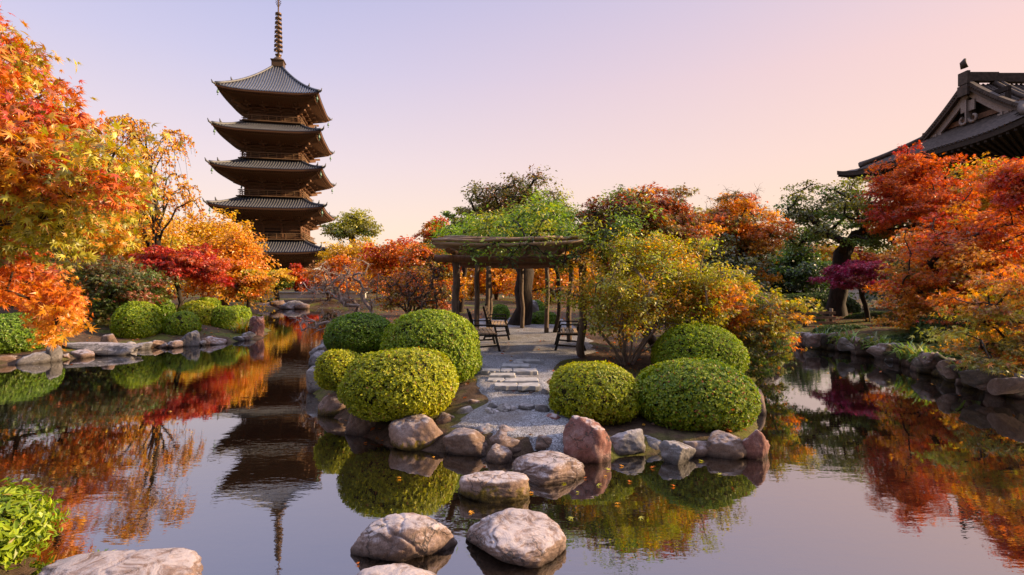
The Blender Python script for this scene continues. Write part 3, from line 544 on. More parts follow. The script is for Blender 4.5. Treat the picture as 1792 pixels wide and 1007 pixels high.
for i in range(5):
    ze, we, bw = EZ[i], EW[i], BW[i]; last = i == 4; wt = .55 if last else BW[i+1]+.35; rise = (zt_(118, 95)-ze) if last else 2.4
    mb = MB(); U, Vv = np.meshgrid(u, v); a, b, z = roof_pt(U, Vv, we, wt, ze, rise); Pt = np.stack([a, -b, z], -1)
    for q in sides(Pt): mb.grid(q, 0)
    nr_ = int(we*2/.42)
    for k in range(nr_):
        x = -we+.21+k*we*2/nr_; vs_ = []
        vmax = 1.0 if abs(x) < wt else (we-abs(x))/(we-wt); vv = np.linspace(0, vmax, 7); wv = we+(wt-we)*vv; uu = np.clip(x/wv, -1, 1)
        a, b, z = roof_pt(uu, vv, we, wt, ze, rise); line = np.stack([np.full(7, x), -b-.05, z+.02], -1)
        prof = np.array([(-.10, 0), (-.06, .13), (.06, .13), (.10, 0)]); g = line[:, None]+np.stack([np.repeat(prof[None, :, 0], 7, 0), np.zeros((7, 4)), np.repeat(prof[None, :, 1], 7, 0)], -1)
        for q in sides(g): mb.grid(q, 0, False)
    for q in sides(np.stack([*(lambda t: (t[0], -t[1], t[2]))(roof_pt(np.ones(12), np.linspace(0, 1, 12), we, wt, ze, rise))], -1)):
        mb.tube(q+np.array((0, 0, .16)), np.linspace(.24, .2, 12), 6, 0); dirc = unit(q[0]-q[1]); mb.tube(np.array([q[0], q[0]+dirc*.5+(0, 0, .28), q[0]+dirc*.7+(0, 0, .75)]), [.2, .15, .05], 5, 0)
        w_ = q[3]; mb.tube(np.array([w_+(0, 0, .2), w_+dirc*.25+(0, 0, .55), w_+dirc*.35+(0, 0, .95)]), [.2, .14, .05], 5, 0)
    rf = mb.build('roof', M['tile'], pag)
    # eaves: fascia, two tiers of rafters, soffit
    mb = MB(); a, b, z = roof_pt(u, np.zeros(33), we, wt, ze, rise); top = np.stack([a, -b, z-.03], -1); bot = np.stack([a*.995, -b*.995, z-.32], -1); b2 = np.stack([a*.93, -b*.93, z-.34], -1); b3 = np.stack([a*.93, -b*.93, z-.62], -1)
    inner = np.stack([u*(bw+.5), np.full(33, -(bw+.5)), np.full(33, ze-1.55)], -1)
    for g in (np.stack([top, bot]), np.stack([bot, b2]), np.stack([b2, b3]), np.stack([b3, inner])):
        for q in sides(g): mb.grid(q, 0, False, True)
    for k in range(int(we*2/.38)):
        x = -we+.2+k*.38; uu = np.array([x/we]); a_, b_, z_ = roof_pt(uu, np.zeros(1), we, wt, ze, rise); o_ = np.array((x, -we*.985, z_[0]-.42)); xi = np.clip(x*.95, -(bw+.5), bw+.5)
        for q in sides(np.array([o_, (x*.97, -we*.80, z_[0]-.62)])): mb.bar(q[0], q[1], .13, .15)
        for q in sides(np.array([(x*.97, -we*.91, z_[0]-.72), (xi, -(bw+.55), ze-1.62)])): mb.bar(q[0], q[1], .13, .15)
    mb.build('eaves', M['wood'], rf)
    for q in sides(np.array([(we*.97, -we*.97, ze+.2)])):
        c_ = q[0]; mb = MB().tube(np.array([c_+(0, 0, .1), c_-(0, 0, .5)]), .03, 4); mb.lathe([(0, -.45), (.09, -.5), (.15, -.75), (.2, -1.0), (.0, -1.0)], c_, 8); mb.tube(np.array([c_-(0, 0, 1.0), c_-(0, 0, 1.25)]), .03, 4); mb.box(c_-np.array((0, 0, 1.32)), (.16, .03, .16)); mb.build('wind_bell', M['verdigris'], rf)
    # storey wall
    zb = 0.3 if i == 0 else EZ[i-1]+2.4-.1; ztop = ze-1.2; mb = MB(); mb.box((0, 0, (zb+ztop)/2), (bw*2, bw*2, ztop-zb))
    for xx in (-bw, -bw/3, bw/3, bw):
        for q in sides(np.array([(xx, -bw-.02, zb), (xx, -bw-.02, ztop)])): mb.tube(q, .24, 8)
    for zz in (zb+.5, zb+(ztop-zb)*.45, zb+(ztop-zb)*.62):
        for q in sides(np.array([(-bw-.1, -bw-.12, zz), (bw+.1, -bw-.12, zz)])): mb.bar(q[0], q[1], .22, .22)
    wl = mb.build('storey_wall', M['wood'], pag)
    for k, q in enumerate(sides(np.array([(0, -bw-.04, zb+(ztop-zb)*.28)]))):
        d_ = MB().box(q[0], (bw*.56, .12, (ztop-zb)*.5) if k % 2 == 0 else (.12, bw*.56, (ztop-zb)*.5)); d_.build('plank_door', M['woodblack'], wl)
    for side in (-1, 1):
        q = list(sides(np.array([(side*bw*.67, -bw-.05, zb+(ztop-zb)*.3)])))
        for k in (0, 1):
            g = MB()
            for t in np.linspace(-.8, .8, 11): c_ = q[k][0]+(np.array((t, 0, 0)) if k == 0 else np.array((0, t, 0))); g.box(c_, (.07, .07, (ztop-zb)*.3))
            g.build('lattice_window', M['woodlight'], wl)
    # bracket sets
    mb = MB(); zb2 = ze-2.4
    for xx in (-bw, -bw/3, bw/3, bw):
        for s in range(3):
            L = .75+.75*s; zz = zb2+.55*s
            for q in sides(np.array([(xx*(1+.0*s), -bw+.1, zz), (xx, -bw-L, zz+.05)])): mb.bar(q[0], q[1], .26, .3)
            for q in sides(np.array([(xx-.65, -bw-L+.25, zz+.27), (xx+.65, -bw-L+.25, zz+.27)])): mb.bar(q[0], q[1], .22, .22)
    for q in sides(np.array([(bw-.1, -bw+.1, zb2+.3), (bw+2.2, -bw-2.2, zb2+1.0)])): mb.bar(q[0], q[1], .3, .36)
    for q in sides(np.array([(bw-.1, -bw+.1, zb2-.1), (bw+1.5, -bw-1.5, zb2+.45)])): mb.bar(q[0], q[1], .3, .36)
    for s in range(3):
        L = .5+.75*s
        for q in sides(np.array([(-bw-L, -bw-L, zb2+.52+.55*s), (bw+L, -bw-L, zb2+.52+.55*s)])): mb.bar(q[0], q[1], .2, .2)
    mb.build('bracket_tier', M['wood'], wl)
    if i:
        rw = bw+.72; z0 = zb+.15; mb = MB()
        for q in sides(np.array([(-rw-.1, -rw, z0), (rw+.1, -rw, z0)])): mb.bar(q[0], q[1], 1.3, .16)
        for zz, t in ((z0+.45, .08), (z0+.75, .08), (z0+1.05, .13)):
            for q in sides(np.array([(-rw-.35, -rw, zz), (rw+.35, -rw, zz)])): mb.bar(q[0], q[1], t, t)
        for xx in np.linspace(-rw, rw, 8)[:-1]:
            for q in sides(np.array([(xx, -rw, z0), (xx, -rw, z0+1.1)])): mb.bar(q[0], q[1], .12, .12)
        mb.build('balcony_railing', M['woodlight'], wl)
MB().box((0, 0, -.2), (14, 14, 1.2)).box((0, 0, .35), (13, 13, .2)).build('stone_platform', M['slab'], pag)
zs = zt_(118, 95); mb = MB(); mb.box((0, 0, zs+.35), (2.0, 2.0, 1.1)).box((0, 0, zs+.98), (2.3, 2.3, .16)); mb.lathe([(.95, zs+1.06), (.9, zs+1.35), (.6, zs+1.7), (.3, zs+1.85), (.55, zs+2.1), (.6, zs+2.25), (.17, zs+2.4)], k=14); mb.tube(np.array([(0, 0, zs+2.3), (0, 0, zs+13.4)]), [.2, .1], 8); sp = mb.build('spire', M['bronze'], pag)
for k in range(9):
    rr = .72-.028*k; zz = zs+3.1+.84*k; g = MB().lathe([(rr, zz-.14), (rr+.07, zz), (rr, zz+.14), (rr-.12, zz+.14), (rr-.12, zz-.14), (rr, zz-.14)], k=16)
    for a in range(4): g.bar((0, 0, zz), (rr*math.cos(a*math.pi/2), rr*math.sin(a*math.pi/2), zz), .07, .12)
    g.lathe([(.2, zz-.25), (.24, zz), (.2, zz+.25)], k=8)
    for a in range(8): c_ = (rr*math.cos(a*.785), rr*math.sin(a*.785), zz-.26); g.box(c_, (.1, .1, .2))
    g.build('spire_ring', M['bronze'], sp)
g = MB()
for a in range(4):
    for t in range(5): c_, s_ = math.cos(a*math.pi/2), math.sin(a*math.pi/2); R_1 = .5*math.sin((t+.6)/5*2.6); g.bar((0, 0, zs+10.9+t*.3), (R_1*c_, R_1*s_, zs+11.25+t*.32), .05, .1)
g.build('water_flame', M['bronze'], sp); MB().lathe([(0, zs+12.75), (.2, zs+12.95), (.22, zs+13.1), (.1, zs+13.3), (0, zs+13.7)], k=10).build('jewel', M['bronze'], sp)

# ------------------------------------------------------------------ temple hall on the right
XG, YR, ZE, ZR, HD, XE, XL = 45.2, 50.0, 13.9, 20.6, 12.8, 39.6, 84.0
hall = thing('temple_hall', 'great temple hall with a curved hip-and-gable tiled roof above the red maples', 'temple', (62, YR, .8)); 
def main_z(s, x=50): return ZE+(ZR-ZE)*(1-np.clip(np.abs(s)/HD, 0, 1))**1.75
def skirt_z(t): return ZE+.50*t+.012*t*t
def upc(x, s): return 1.0*np.clip(1-(x-XE)/9, 0, 1)**2.2*np.clip((np.abs(s)-HD+8)/8, 0, 1)**2.2
mb = MB(); S = np.linspace(-HD, HD, 61); XS = np.linspace(XG-.9, XL, 40); XX, SS = np.meshgrid(XS, S); ZZ = main_z(SS)+upc(XX, SS); mb.grid(np.stack([XX, YR+SS, ZZ], -1), 0)
XS2 = np.linspace(XE, XG+.6, 14); XX, SS = np.meshgrid(XS2, S); zz = np.minimum(skirt_z(XX-XE), main_z(SS))+upc(XX, SS); mb.grid(np.stack([XX, YR+SS, zz-.02], -1), 0)
for x in np.arange(XG-.8, XL, .46):
    s_ = np.linspace(-HD, HD, 33); ln = np.stack([np.full(33, x), YR+s_, main_z(s_)+upc(x, s_)+.03], -1); mb.tube(ln, .10, 4, 0, False)
for s in np.arange(-HD, HD+.01, .46):
    x_ = np.linspace(XE, XG+.5, 9); zk = skirt_z(x_-XE); ok = zk <= main_z(s)+.05
    if ok.sum() > 2: ln = np.stack([x_, np.full(9, YR+s), np.minimum(zk, main_z(s))+upc(x_, s)+.03], -1)[ok]; mb.tube(ln, .10, 4, 0, False)
rf = mb.build('roof', M['tile2'], hall)
for sgn in (-1, 1):   # hips
    mb = MB()
    x_ = np.linspace(XE-.1, XG, 12); zk = skirt_z(x_-XE); s_ = np.array([HD*(1-((z-ZE)/(ZR-ZE))**(1/1.75)) for z in zk])*sgn; ln = np.stack([x_, YR+s_, zk+upc(x_, s_)+.28], -1); mb.tube(ln, .34, 6, 0)
    mb.build('hip_ridge', M['tile2'], rf); q = ln[0]; dr = unit(ln[0]-ln[2]); MB().tube(np.array([q, q+dr*.5+(0, 0, .35), q+dr*.6+(0, 0, .95)]), [.32, .24, .07], 5, 0).build('ridge_finial', M['tile2'], rf); q = ln[3]; MB().tube(np.array([q+(0, 0, .2), q+dr*.3+(0, 0, .7), q+dr*.3+(0, 0, 1.2)]), [.3, .2, .07], 5, 0).build('ridge_finial', M['tile2'], rf)
mb = MB(); x_ = np.linspace(XG-1.2, XL, 14); 
for k in range(13): mb.box(((x_[k]+x_[k+1])/2, YR, ZR+.45+.25*max(0, 1-k/5)**2), (x_[1]-x_[0]+.01, .6, .85), rx=0)
mb.box((XG-1.25, YR, ZR+.6), (.3, 1.05, 1.2)).box((XG-1.3, YR, ZR-.6), (.3, 1.1, 1.0)); mb.tube(np.array([(XG-1.2, YR, ZR+1.6), (XG-1.35, YR, ZR+2.1), (XG-1.15, YR, ZR+2.5)]), [.34, .28, .1], 6); mb.build('ridge', M['tile2'], rf)
mb = MB()   # verge tiles and barge boards along the gable
for sgn in (-1, 1):
    s_ = np.linspace(.1, 9.2, 20)*sgn; zz = main_z(s_); ln = np.stack([np.full(20, XG-.95), YR+s_, zz+.12], -1)
    for k in range(19): mb.bar(ln[k], ln[k+1], .5, .62, 0)
    for k in range(19): mb.bar(ln[k]+np.array((.25, 0, -.75)), ln[k+1]+np.array((.25, 0, -.75)), .22, .75, 1)
    for k in range(0, 40): s = (.3+k*.22)*sgn; mb.tube(np.array([(XG-1.3, YR+s, main_z(s)+.1), (XG-.6, YR+s, main_z(s)+.35)]), .10, 5, 0)
    so_ = np.linspace(.1, HD*.98, 20)*sgn
    for off in (1.6, 2.2): mb.tube(np.stack([np.full(20, XG+off), YR+so_, main_z(so_)+upc(XG+off, so_)+.25], -1), .24, 6, 0)
mb.build('verge', [M['tile2'], M['carved']], rf)
sk = skirt_z(XG-XE); s_ = np.linspace(-9.0, 9.0, 25); P0 = np.stack([np.full(25, XG+.05), YR+s_, np.full(25, sk-.6)], -1); P1 = np.stack([np.full(25, XG+.05), YR+s_, np.maximum(main_z(s_)-.5, sk-.55)], -1)
mb = MB().grid(np.stack([P0, P1]), 0, False); mb.bar((XG-.2, YR-6.2, sk+.25), (XG-.2, YR+6.2, sk+.25), .35, .5, 1).bar((XG-.1, YR-3.4, sk+2.0), (XG-.1, YR+3.4, sk+2.0), .3, .42, 0)
for y in (-3.2, -1.6, 0, 1.6, 3.2): mb.bar((XG-.05, YR+y, sk+.2), (XG-.05, YR+y, sk+2.2+max(0, 1.6-abs(y))), .3, .3, 0)
gw = mb.build('gable_wall', [M['woodblack'], M['wood']], hall)
for y, z in ((0, ZR-2.2), (-3.6, main_z(3.6)-1.35), (3.6, main_z(3.6)-1.35)):
    g = MB(); k = 1.0 if y == 0 else .72
    for sgn in (-1, 1):
        t = np.linspace(0, 4.6, 16); R_1 = .52*k*(1-.13*t); g.tube(np.stack([np.full(16, XG-.85), YR+y+sgn*(.52*k-R_1*np.cos(t)+.05), z-1.1*k+(-R_1*np.sin(t))], -1), .15*k, 5)
    g.bar((XG-.85, YR+y, z+.7*k), (XG-.85, YR+y, z-1.5*k), .55*k, .14); g.box((XG-.85, YR+y, z+.1*k), (.16, 1.5*k, 1.0*k)); g.build('gable_pendant', M['carved'], gw)
mb = MB(); x0, x1 = XE+.5, XL-.5; y0, y1 = YR-HD+.5, YR+HD-.5
P = lambda x, y, z: (x, y, z)
eo = [(XE+.05, YR-HD+.05), (XL, YR-HD+.05), (XL, YR+HD-.05), (XE+.05, YR+HD-.05)]; ei = [(XE+5, YR-HD+5), (XL-5, YR-HD+5), (XL-5, YR+HD-5), (XE+5, YR+HD-5)]
for k in range(4):
    a, b = np.array(eo[k]), np.array(eo[(k+1) % 4]); c_, d_ = np.array(ei[k]), np.array(ei[(k+1) % 4]); T = np.linspace(0, 1, 40)[:, None]
    o_ = a+(b-a)*T; i_ = c_+(d_-c_)*T; oz = np.full(40, ZE)+upc(o_[:, 0], o_[:, 1]-YR); top = np.c_[o_, oz-.04]; bt = np.c_[o_, oz-.5]; inn = np.c_[i_, np.full(40, ZE-1.4)]
    mb.grid(np.stack([top, bt, inn]), 0, False); 
    for j in range(0, 40): mb.bar(bt[j]*.98+inn[j]*.02-np.array((0, 0, .12)), inn[j]-np.array((0, 0, .12)), .2, .22, 0)
mb.build('eaves', M['woodblack'], rf)
mb = MB().box(((XE+XL)/2, YR, 6.5), (XL-XE-11, HD*2-11, 13.0), m=0)
for y in np.linspace(YR-HD+5.5, YR+HD-5.5, 6): mb.tube(np.array([(XE+5.45, y, 0.5), (XE+5.45, y, 12.6)]), .4, 10, 1)
for x in np.linspace(XE+5.5, XL-5.5, 9): mb.tube(np.array([(x, YR-HD+5.45, .5), (x, YR-HD+5.45, 12.6)]), .4, 10, 1)
for z in (4.5, 8.5, 11.5): mb.bar((XE+5.3, YR-HD+5.3, z), (XE+5.3, YR+HD-5.3, z), .4, .6, 1).bar((XE+5.3, YR-HD+5.3, z), (XL-5, YR-HD+5.3, z), .4, .6, 1)
mb.build('wall', [M['plaster'], M['wood']], hall)
# ------------------------------------------------------------------ pergola, wisteria, benches
per = thing('pergola', 'weathered timber pergola roofed with bamboo poles over the gravel plaza', 'pergola', (.1, 11.8, .42))
GZ = .40; PT = 2.22
posts = [(-1.04, 9.5), (1.30, 9.5), (-.78, 11.5), (1.32, 11.6), (-.62, 14.5), (.92, 13.5), (-.62, 13.0), (.28, 14.7)]
for i, (x, y) in enumerate(posts):
    r = np.random.default_rng(i+5); P_ = np.array([(x+.02*r.standard_normal(), y+.02*r.standard_normal(), z) for z in np.linspace(GZ-.2, PT, 6)]); MB().tube(P_, (.072 if y < 10 else .06)*np.array([1.05, 1, .97, .95, .96, .93]), 10).build('post', M['log'], per)
def pole(name, a, b, r0, mat, sag=.02, k=8, seed=0):
    r = np.random.default_rng(seed); t = np.linspace(0, 1, 9)[:, None]; a = np.array(a); b = np.array(b); P_ = a+(b-a)*t; P_[:, 2] -= sag*np.sin(t[:, 0]*math.pi); P_ += r.standard_normal(P_.shape)*np.array((.004, .008, .006))
    return MB().tube(P_, r0*(1+.06*np.sin(np.arange(9)*2.1)), k).build(name, M[mat], per)
for i, y in enumerate((9.42, 9.62)): pole('beam', (-1.42, y, PT+.02), (1.42, y, PT+.02), .065, 'wood', seed=i)
for i, y in enumerate((11.55, 13.2, 14.6)): pole('beam', (-1.35, y, PT+.0), (1.65, y, PT+.0), .065, 'wood', seed=i+3)
for i, x in enumerate((-1.12, -.45, .3, .9, 1.35)): pole('rafter', (x, 9.05, PT+.16), (x*.85, 15.0, PT+.14), .05, 'wood', seed=i+9)
for i in range(26):
    y = 9.0+i*.235; r = np.random.default_rng(i+60); pole('bamboo_pole', (-1.33-.15*r.random(), y, PT+.26+.02*r.random()), (1.22+.12*r.random(), y+.05*r.standard_normal(), PT+.27+.03*r.random()), .026+.01*r.random(), 'bamboo', .03, 7, seed=i+100)
for i in range(5): y = 8.98+.035*i; pole('bamboo_pole', (-1.40+.1*i, y, PT+.33+.028*(i % 3)), (.75+.14*i, y, PT+.36+.02*(i % 2)), .028, 'bamboo', .02, 7, seed=i+200)
rw = np.random.default_rng(31); wp = []
for i in range(95):
    x = -1.6+3.9*rw.random(); y = 9.0+5.8*rw.random(); top = np.interp(x, [-1.7, -1.0, -.2, .6, 1.4, 2.2], [.25, .55, .65, .95, 1.05, .7])*min(1, .45+(y-9)*.35); wp.append((x, y, PT+.36+top*rw.random()**.7, .30+.16*rw.random()))
for x, z in ((-.75, 2.35), (-.05, 2.2), (.12, 2.42), (.55, 2.3), (.9, 2.15), (1.15, 2.35), (1.5, 2.45), (-.3, 2.48), (.35, 2.5)): wp.append((x, 8.95, z, .17))
wis = tree('wisteria_vine', 'bright green wisteria vine heaped on the bamboo roof of the pergola', 'vine', (1.12, 13.7, .42), np.array(wp), [((.24, .38, .025), 3), (LGRN, 2), (GRN, 1.5), (YG, 1, 1), (DGRN, .5, -1)], 26000, .08, NARROW, tr=.05, fork=1.0, bark='darkbark', seed=31, flat=.5, droop=.15, ntw=4, twr=.007, zr=(2.2, 3.4), hang=.25)
def bench(label, x, y, rz, L=1.35):
    L *= .95
    t = thing('park_bench', label, 'bench', (x, y, GZ+.02), rz, 'benches under the pergola'); LOCAL.add(t.name); t.scale = (.9, .9, .86)
    s = MB()
    for k in range(5): s.box((0, -.06+.09*k, .43), (L, .07, .03))
    s.build('seat', M['slat'], t); s = MB()
    for k in range(4): s.box((0, -.16-.025*k, .55+.10*k), (L, .03, .075), rx=.24)
    s.build('backrest', M['woodblack'], t)
    for sx_ in (-L/2+.06, L/2-.06):
        g = MB().bar((sx_, -.12, .41), (sx_, -.27, 0), .045, .05).bar((sx_, .30, .41), (sx_, .40, 0), .045, .05).bar((sx_, -.24, .11), (sx_, .35, .15), .035, .035); g.build('leg', M['iron'], t)
        g = MB().bar((sx_, -.13, .40), (sx_, -.27, .93), .045, .05).bar((sx_, .33, .40), (sx_, -.13, .40), .045, .05); g.bar((sx_, -.20, .62), (sx_, .28, .62), .05, .03).bar((sx_, .28, .62), (sx_, .33, .4), .04, .04); g.build('side_frame', M['iron'], t)
bench('dark-backed slatted bench, nearer of the two left benches under the pergola', -.66, 10.6, -math.pi/2+.12)
bench('dark-backed slatted bench, farther of the two left benches under the pergola', -.42, 12.4, -math.pi/2)
bench('slatted bench with pale seat boards beside the front right pergola post', 1.25, 10.6, math.pi/2-.08, 1.1)

# ------------------------------------------------------------------ shrubs
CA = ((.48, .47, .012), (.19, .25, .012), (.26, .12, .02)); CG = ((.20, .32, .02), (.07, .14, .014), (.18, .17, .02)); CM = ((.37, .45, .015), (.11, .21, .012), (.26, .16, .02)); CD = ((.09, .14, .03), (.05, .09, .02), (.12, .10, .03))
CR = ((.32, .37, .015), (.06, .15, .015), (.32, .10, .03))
bush('yellow-green clipped shrub at the front left of the island, drooping over the rocks', (598,802,611,742), 6.4, CA, .048, 850, 1, sq=2.6)
bush('smallest clipped shrub at the island\'s left edge', (554,636,612,686), 7.3, CA, .046, 850, 2)
bush('biggest round clipped shrub left of the path', (666,845,543,690), 7.9, CM, .046, 850, 3, sq=2.3)
bush('round clipped shrub behind the smallest one, next to the biggest', (569,692,548,625), 9.0, CG, .05, 700, 4)
bush('low domed yellow-green shrub right of the path', (958,1119,632,752), 6.4, CA, .046, 850, 5, sq=2.5)
bush('wide domed shrub at the front right of the island, above the dark boulders', (1109,1320,628,784), 6.4, CR, .052, 850, 6, sq=2.3)
bush('tall rounded shrub behind the wide one, under the yellow bush', (1140,1302,566,680), 8.3, CM, .048, 700, 7)
bush('leafy corner shrub with long pointed leaves, cut off by the left edge', (-200,38,886,1150), 3.25, ((.28, .36, .015), (.11, .20, .015), (.25, .18, .03)), .085, 620, 8, nl=4, jit=.3, zb=.1, dep=1.0)
bush('dark green rounded shrub at the far left waterside', (-45,92,548,637), 12.2, CG, .07, 420, 9)
bush('tall rounded shrub above the end of the long slab', (203,278,528,602), 14.6, CM, .075, 420, 10)
bush('half-hidden shrub between the tall one and the red maple', (258,302,523,560), 17.0, CG, .09, 300, 11)
bush('round shrub above the two-toned boulder', (287,346,545,598), 15.2, CM, .075, 420, 12)
bush('bright domed shrub in front of the red maple trunks', (314,376,527,580), 16.4, CA, .08, 400, 13)
bush('round shrub third from the upright purple-grey boulder', (369,416,536,582), 16.6, CM, .08, 400, 14)
bush('low shrub peeping out behind the bright domed shrub', (343,384,521,548), 19.0, CM, .09, 300, 15)
bush('yellowish low shrub above the grass tuft', (392,438,535,566), 18.2, CM, .09, 300, 16)
bush('dark tree-like shrub on the far shore left of the pale wall', (416,456,514,542), 31.5, CD, .14, 150, 17)
bush('tiny ball shrub on the far shore in front of the pale wall', (469,483,524,540), 31.6, CD, .12, 150, 18)
bush('round shrub seen between the left pergola posts', (860,892,534,562), 17.8, CG, .09, 300, 19)
bush('broad pale green shrub farthest behind the pergola', (908,958,526,560), 21.0, CG, .1, 250, 20)
bush('round shrub right of the standing stone behind the pergola', (925,978,545,582), 16.3, CG, .08, 350, 21)
bush('small round shrub just right of the big trunk', (898,930,543,574), 17.2, CM, .08, 350, 22)
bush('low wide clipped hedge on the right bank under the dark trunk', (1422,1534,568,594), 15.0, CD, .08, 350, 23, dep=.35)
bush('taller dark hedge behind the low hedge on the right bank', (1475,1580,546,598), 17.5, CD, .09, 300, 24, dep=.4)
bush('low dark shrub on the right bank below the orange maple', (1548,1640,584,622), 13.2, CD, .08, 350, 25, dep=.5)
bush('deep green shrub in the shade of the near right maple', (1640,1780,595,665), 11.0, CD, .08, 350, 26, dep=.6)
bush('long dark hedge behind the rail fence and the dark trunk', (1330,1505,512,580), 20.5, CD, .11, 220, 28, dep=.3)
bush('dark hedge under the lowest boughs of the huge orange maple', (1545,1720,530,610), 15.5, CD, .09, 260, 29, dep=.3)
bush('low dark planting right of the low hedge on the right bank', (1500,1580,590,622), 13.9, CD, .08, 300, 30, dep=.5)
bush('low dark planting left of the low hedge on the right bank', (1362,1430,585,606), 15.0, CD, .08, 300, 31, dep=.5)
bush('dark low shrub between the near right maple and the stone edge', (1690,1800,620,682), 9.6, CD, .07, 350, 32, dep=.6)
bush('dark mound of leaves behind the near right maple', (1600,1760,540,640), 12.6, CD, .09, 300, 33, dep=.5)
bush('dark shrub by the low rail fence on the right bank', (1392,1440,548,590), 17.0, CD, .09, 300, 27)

# ------------------------------------------------------------------ trees
def poly_pads(poly, n, y0, y1, rp, seed, minsep=.6):
    r = np.random.default_rng(seed); P_ = np.array(poly, float); lo, hi = P_.min(0), P_.max(0); res = []; t = 0
    while len(res) < n and t < 20000:
        t += 1; q = lo+(hi-lo)*r.random(2); ins = False
        for i in range(len(P_)):
            a, b = P_[i], P_[(i+1) % len(P_)]
            if (a[1] > q[1]) != (b[1] > q[1]) and q[0] < (b[0]-a[0])*(q[1]-a[1])/(b[1]-a[1])+a[0]: ins = not ins
        if not ins: continue
        p = at(q[0], q[1], y0+(y1-y0)*r.random()); s = rp*(.75+.5*r.random())
        if all(np.linalg.norm(p-b[:3]) > minsep*s for b in res): res.append(np.array((*p, s)))
    return np.array(res)
# near maple on the left: red crown, yellow-green underside
pp = poly_pads([(-330,-90),(-40,0),(30,95),(85,160),(130,215),(195,262),(232,285),(226,330),(200,350),(215,400),(160,438),(60,395),(0,410),(-330,420)], 175, 4.0, 6.2, .30, 1)
tree('maple_tree', 'big near maple at the left edge, red-orange on top and yellow-green below', 'tree', (-6.6, 4.7, .3), pp, [(RED, 4.2, 1.3), (ORG, 3.0, .8), (DORG, 2.2, .8), (GOLD, 2.0, -.5), (YEL, 1, -.6), (YG, 2.8, -1.2), (OLV, 1.5, -1.5)], 42000, .06, MAPLE, tr=.16, fork=.45, bark='darkbark', seed=1, flat=.45, droop=.35, ntw=6, upl=.55, twr=.004, cdir=(.55, 0, 1), zr=(-.1, 1.9))
pp = poly_pads([(-260,430),(20,428),(95,465),(135,500),(128,535),(118,572),(82,572),(62,522),(0,516),(-260,525)], 60, 5.6, 7.2, .26, 2)
tree('maple_tree', 'low spray of vivid orange maple leaves hanging over the left bank', 'tree', (-8.9, 7.3, .3), pp, [(ORG, 4, 0), (DORG, 1.2, .5), (RED, .6, 1), (GOLD, 1.0, -1)], 9000, .062, MAPLE, tr=.1, fork=.6, bark='darkbark', seed=2, flat=.45, droop=.4, ntw=6, upl=.5, twr=.004)
A = autotree
A('maple_tree', 'shaded green and rust maple behind the long slab', 'tree', 120, 15.8, (75,300,435,590), [(OGRN, 3), (GRN, 2), (RBRN, 1.2, .8), (DORG, .7, .8)], 15000, .085, npad=60, shape=MAPLE5, bark='darkbark', seed=3, tr=.1, stems=3, fork=.4)
A('maple_tree', 'tall amber and rust maple standing behind the big near maple', 'tree', 110, 18.5, (-80,238,212,480), [(GOLD, 2), (DORG, 2, .5), (OLV, 1.6, -.5), (ORG, 1.6, .3)], 18000, .10, npad=90, shape=MAPLE5, rpf=.22, bark='darkbark', seed=43, tr=.16, fork=.5)
A('maple_tree', 'olive-gold maple filling the space behind the yellow bush and below the amber maple', 'tree', 1250, 21.0, (1165,1345,345,520), [(GOLD, 2), (OLV, 2), (DORG, 1, .5), (YG, 1)], 14000, .10, npad=70, shape=MAPLE5, rpf=.23, bark='darkbark', seed=44, tr=.1, stems=3)
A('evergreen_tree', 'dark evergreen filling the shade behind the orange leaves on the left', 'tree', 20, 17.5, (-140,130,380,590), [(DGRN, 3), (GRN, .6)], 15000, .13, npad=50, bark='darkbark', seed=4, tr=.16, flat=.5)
A('golden_tree', 'broad golden tree behind the near maple and the weeping tree', 'tree', 215, 23.0, (110,330,345,545), [(YEL, 3), (GOLD, 2, .3), (YG, 1.3, -.5)], 16000, .14, npad=70, seed=5, tr=.14, stems=2)
A('golden_tree', 'golden-orange tree with drooping twigs left of the pagoda\'s foot', 'tree', 400, 26.0, (320,478,388,545), [(GOLD, 3), (YEL, 1.5, .6), (ORG, 1.6, -.2)], 15000, .13, npad=70, seed=6, tr=.14, hang=.6, flat=.5)
A('golden_tree', 'pale gold tree top between the weeping tree and the pagoda', 'tree', 360, 33.0, (290,445,362,500), [(YEL, 3), (GOLD, 2), (YG, 1)], 12000, .17, npad=60, seed=7, tr=.16)
A('maple_tree', 'crimson maple with forked bare trunks above the round shrubs', 'tree', 312, 17.6, (236,412,425,512), [(RED, 3), (CRIM, 1.4), (DORG, 1.8, -.3), (ORG, .5, .5)], 12000, .085, npad=60, shape=MAPLE5, rpf=.24, bark='darkbark', seed=8, tr=.08, stems=4, fork=.55, spread=.22, low=-.45)
A('maple_tree', 'rusty low maple between the shaded maple and the crimson one', 'tree', 235, 18.5, (200,300,455,545), [(DORG, 2), (RBRN, 2), (GOLD, 1, -1)], 7000, .09, npad=36, shape=MAPLE5, bark='darkbark', seed=9, tr=.07, stems=3)
A('golden_tree', 'orange-gold shrubby tree right of the crimson maple', 'tree', 415, 21.5, (375,470,455,535), [(GOLD, 3), (ORG, 1.3), (YG, .8, -1)], 9000, .11, npad=40, seed=10, tr=.08, stems=3)
A('small_tree', 'little green-gold tree standing on the far shore before the pale wall', 'tree', 484, 31.8, (443,518,466,520), [(YG, 2), (YEL, 1.6, .8), (GRN, 1.8, -1)], 7000, .13, npad=34, bark='darkbark', seed=11, tr=.14, fork=.6, lean=(-.1, 0))
A('maple_tree', 'red maple far behind below the pagoda\'s lowest roof', 'tree', 520, 42, (490,548,458,520), [(RED, 2), (ORG, 2)], 4500, .2, npad=26, seed=12, tr=.14)
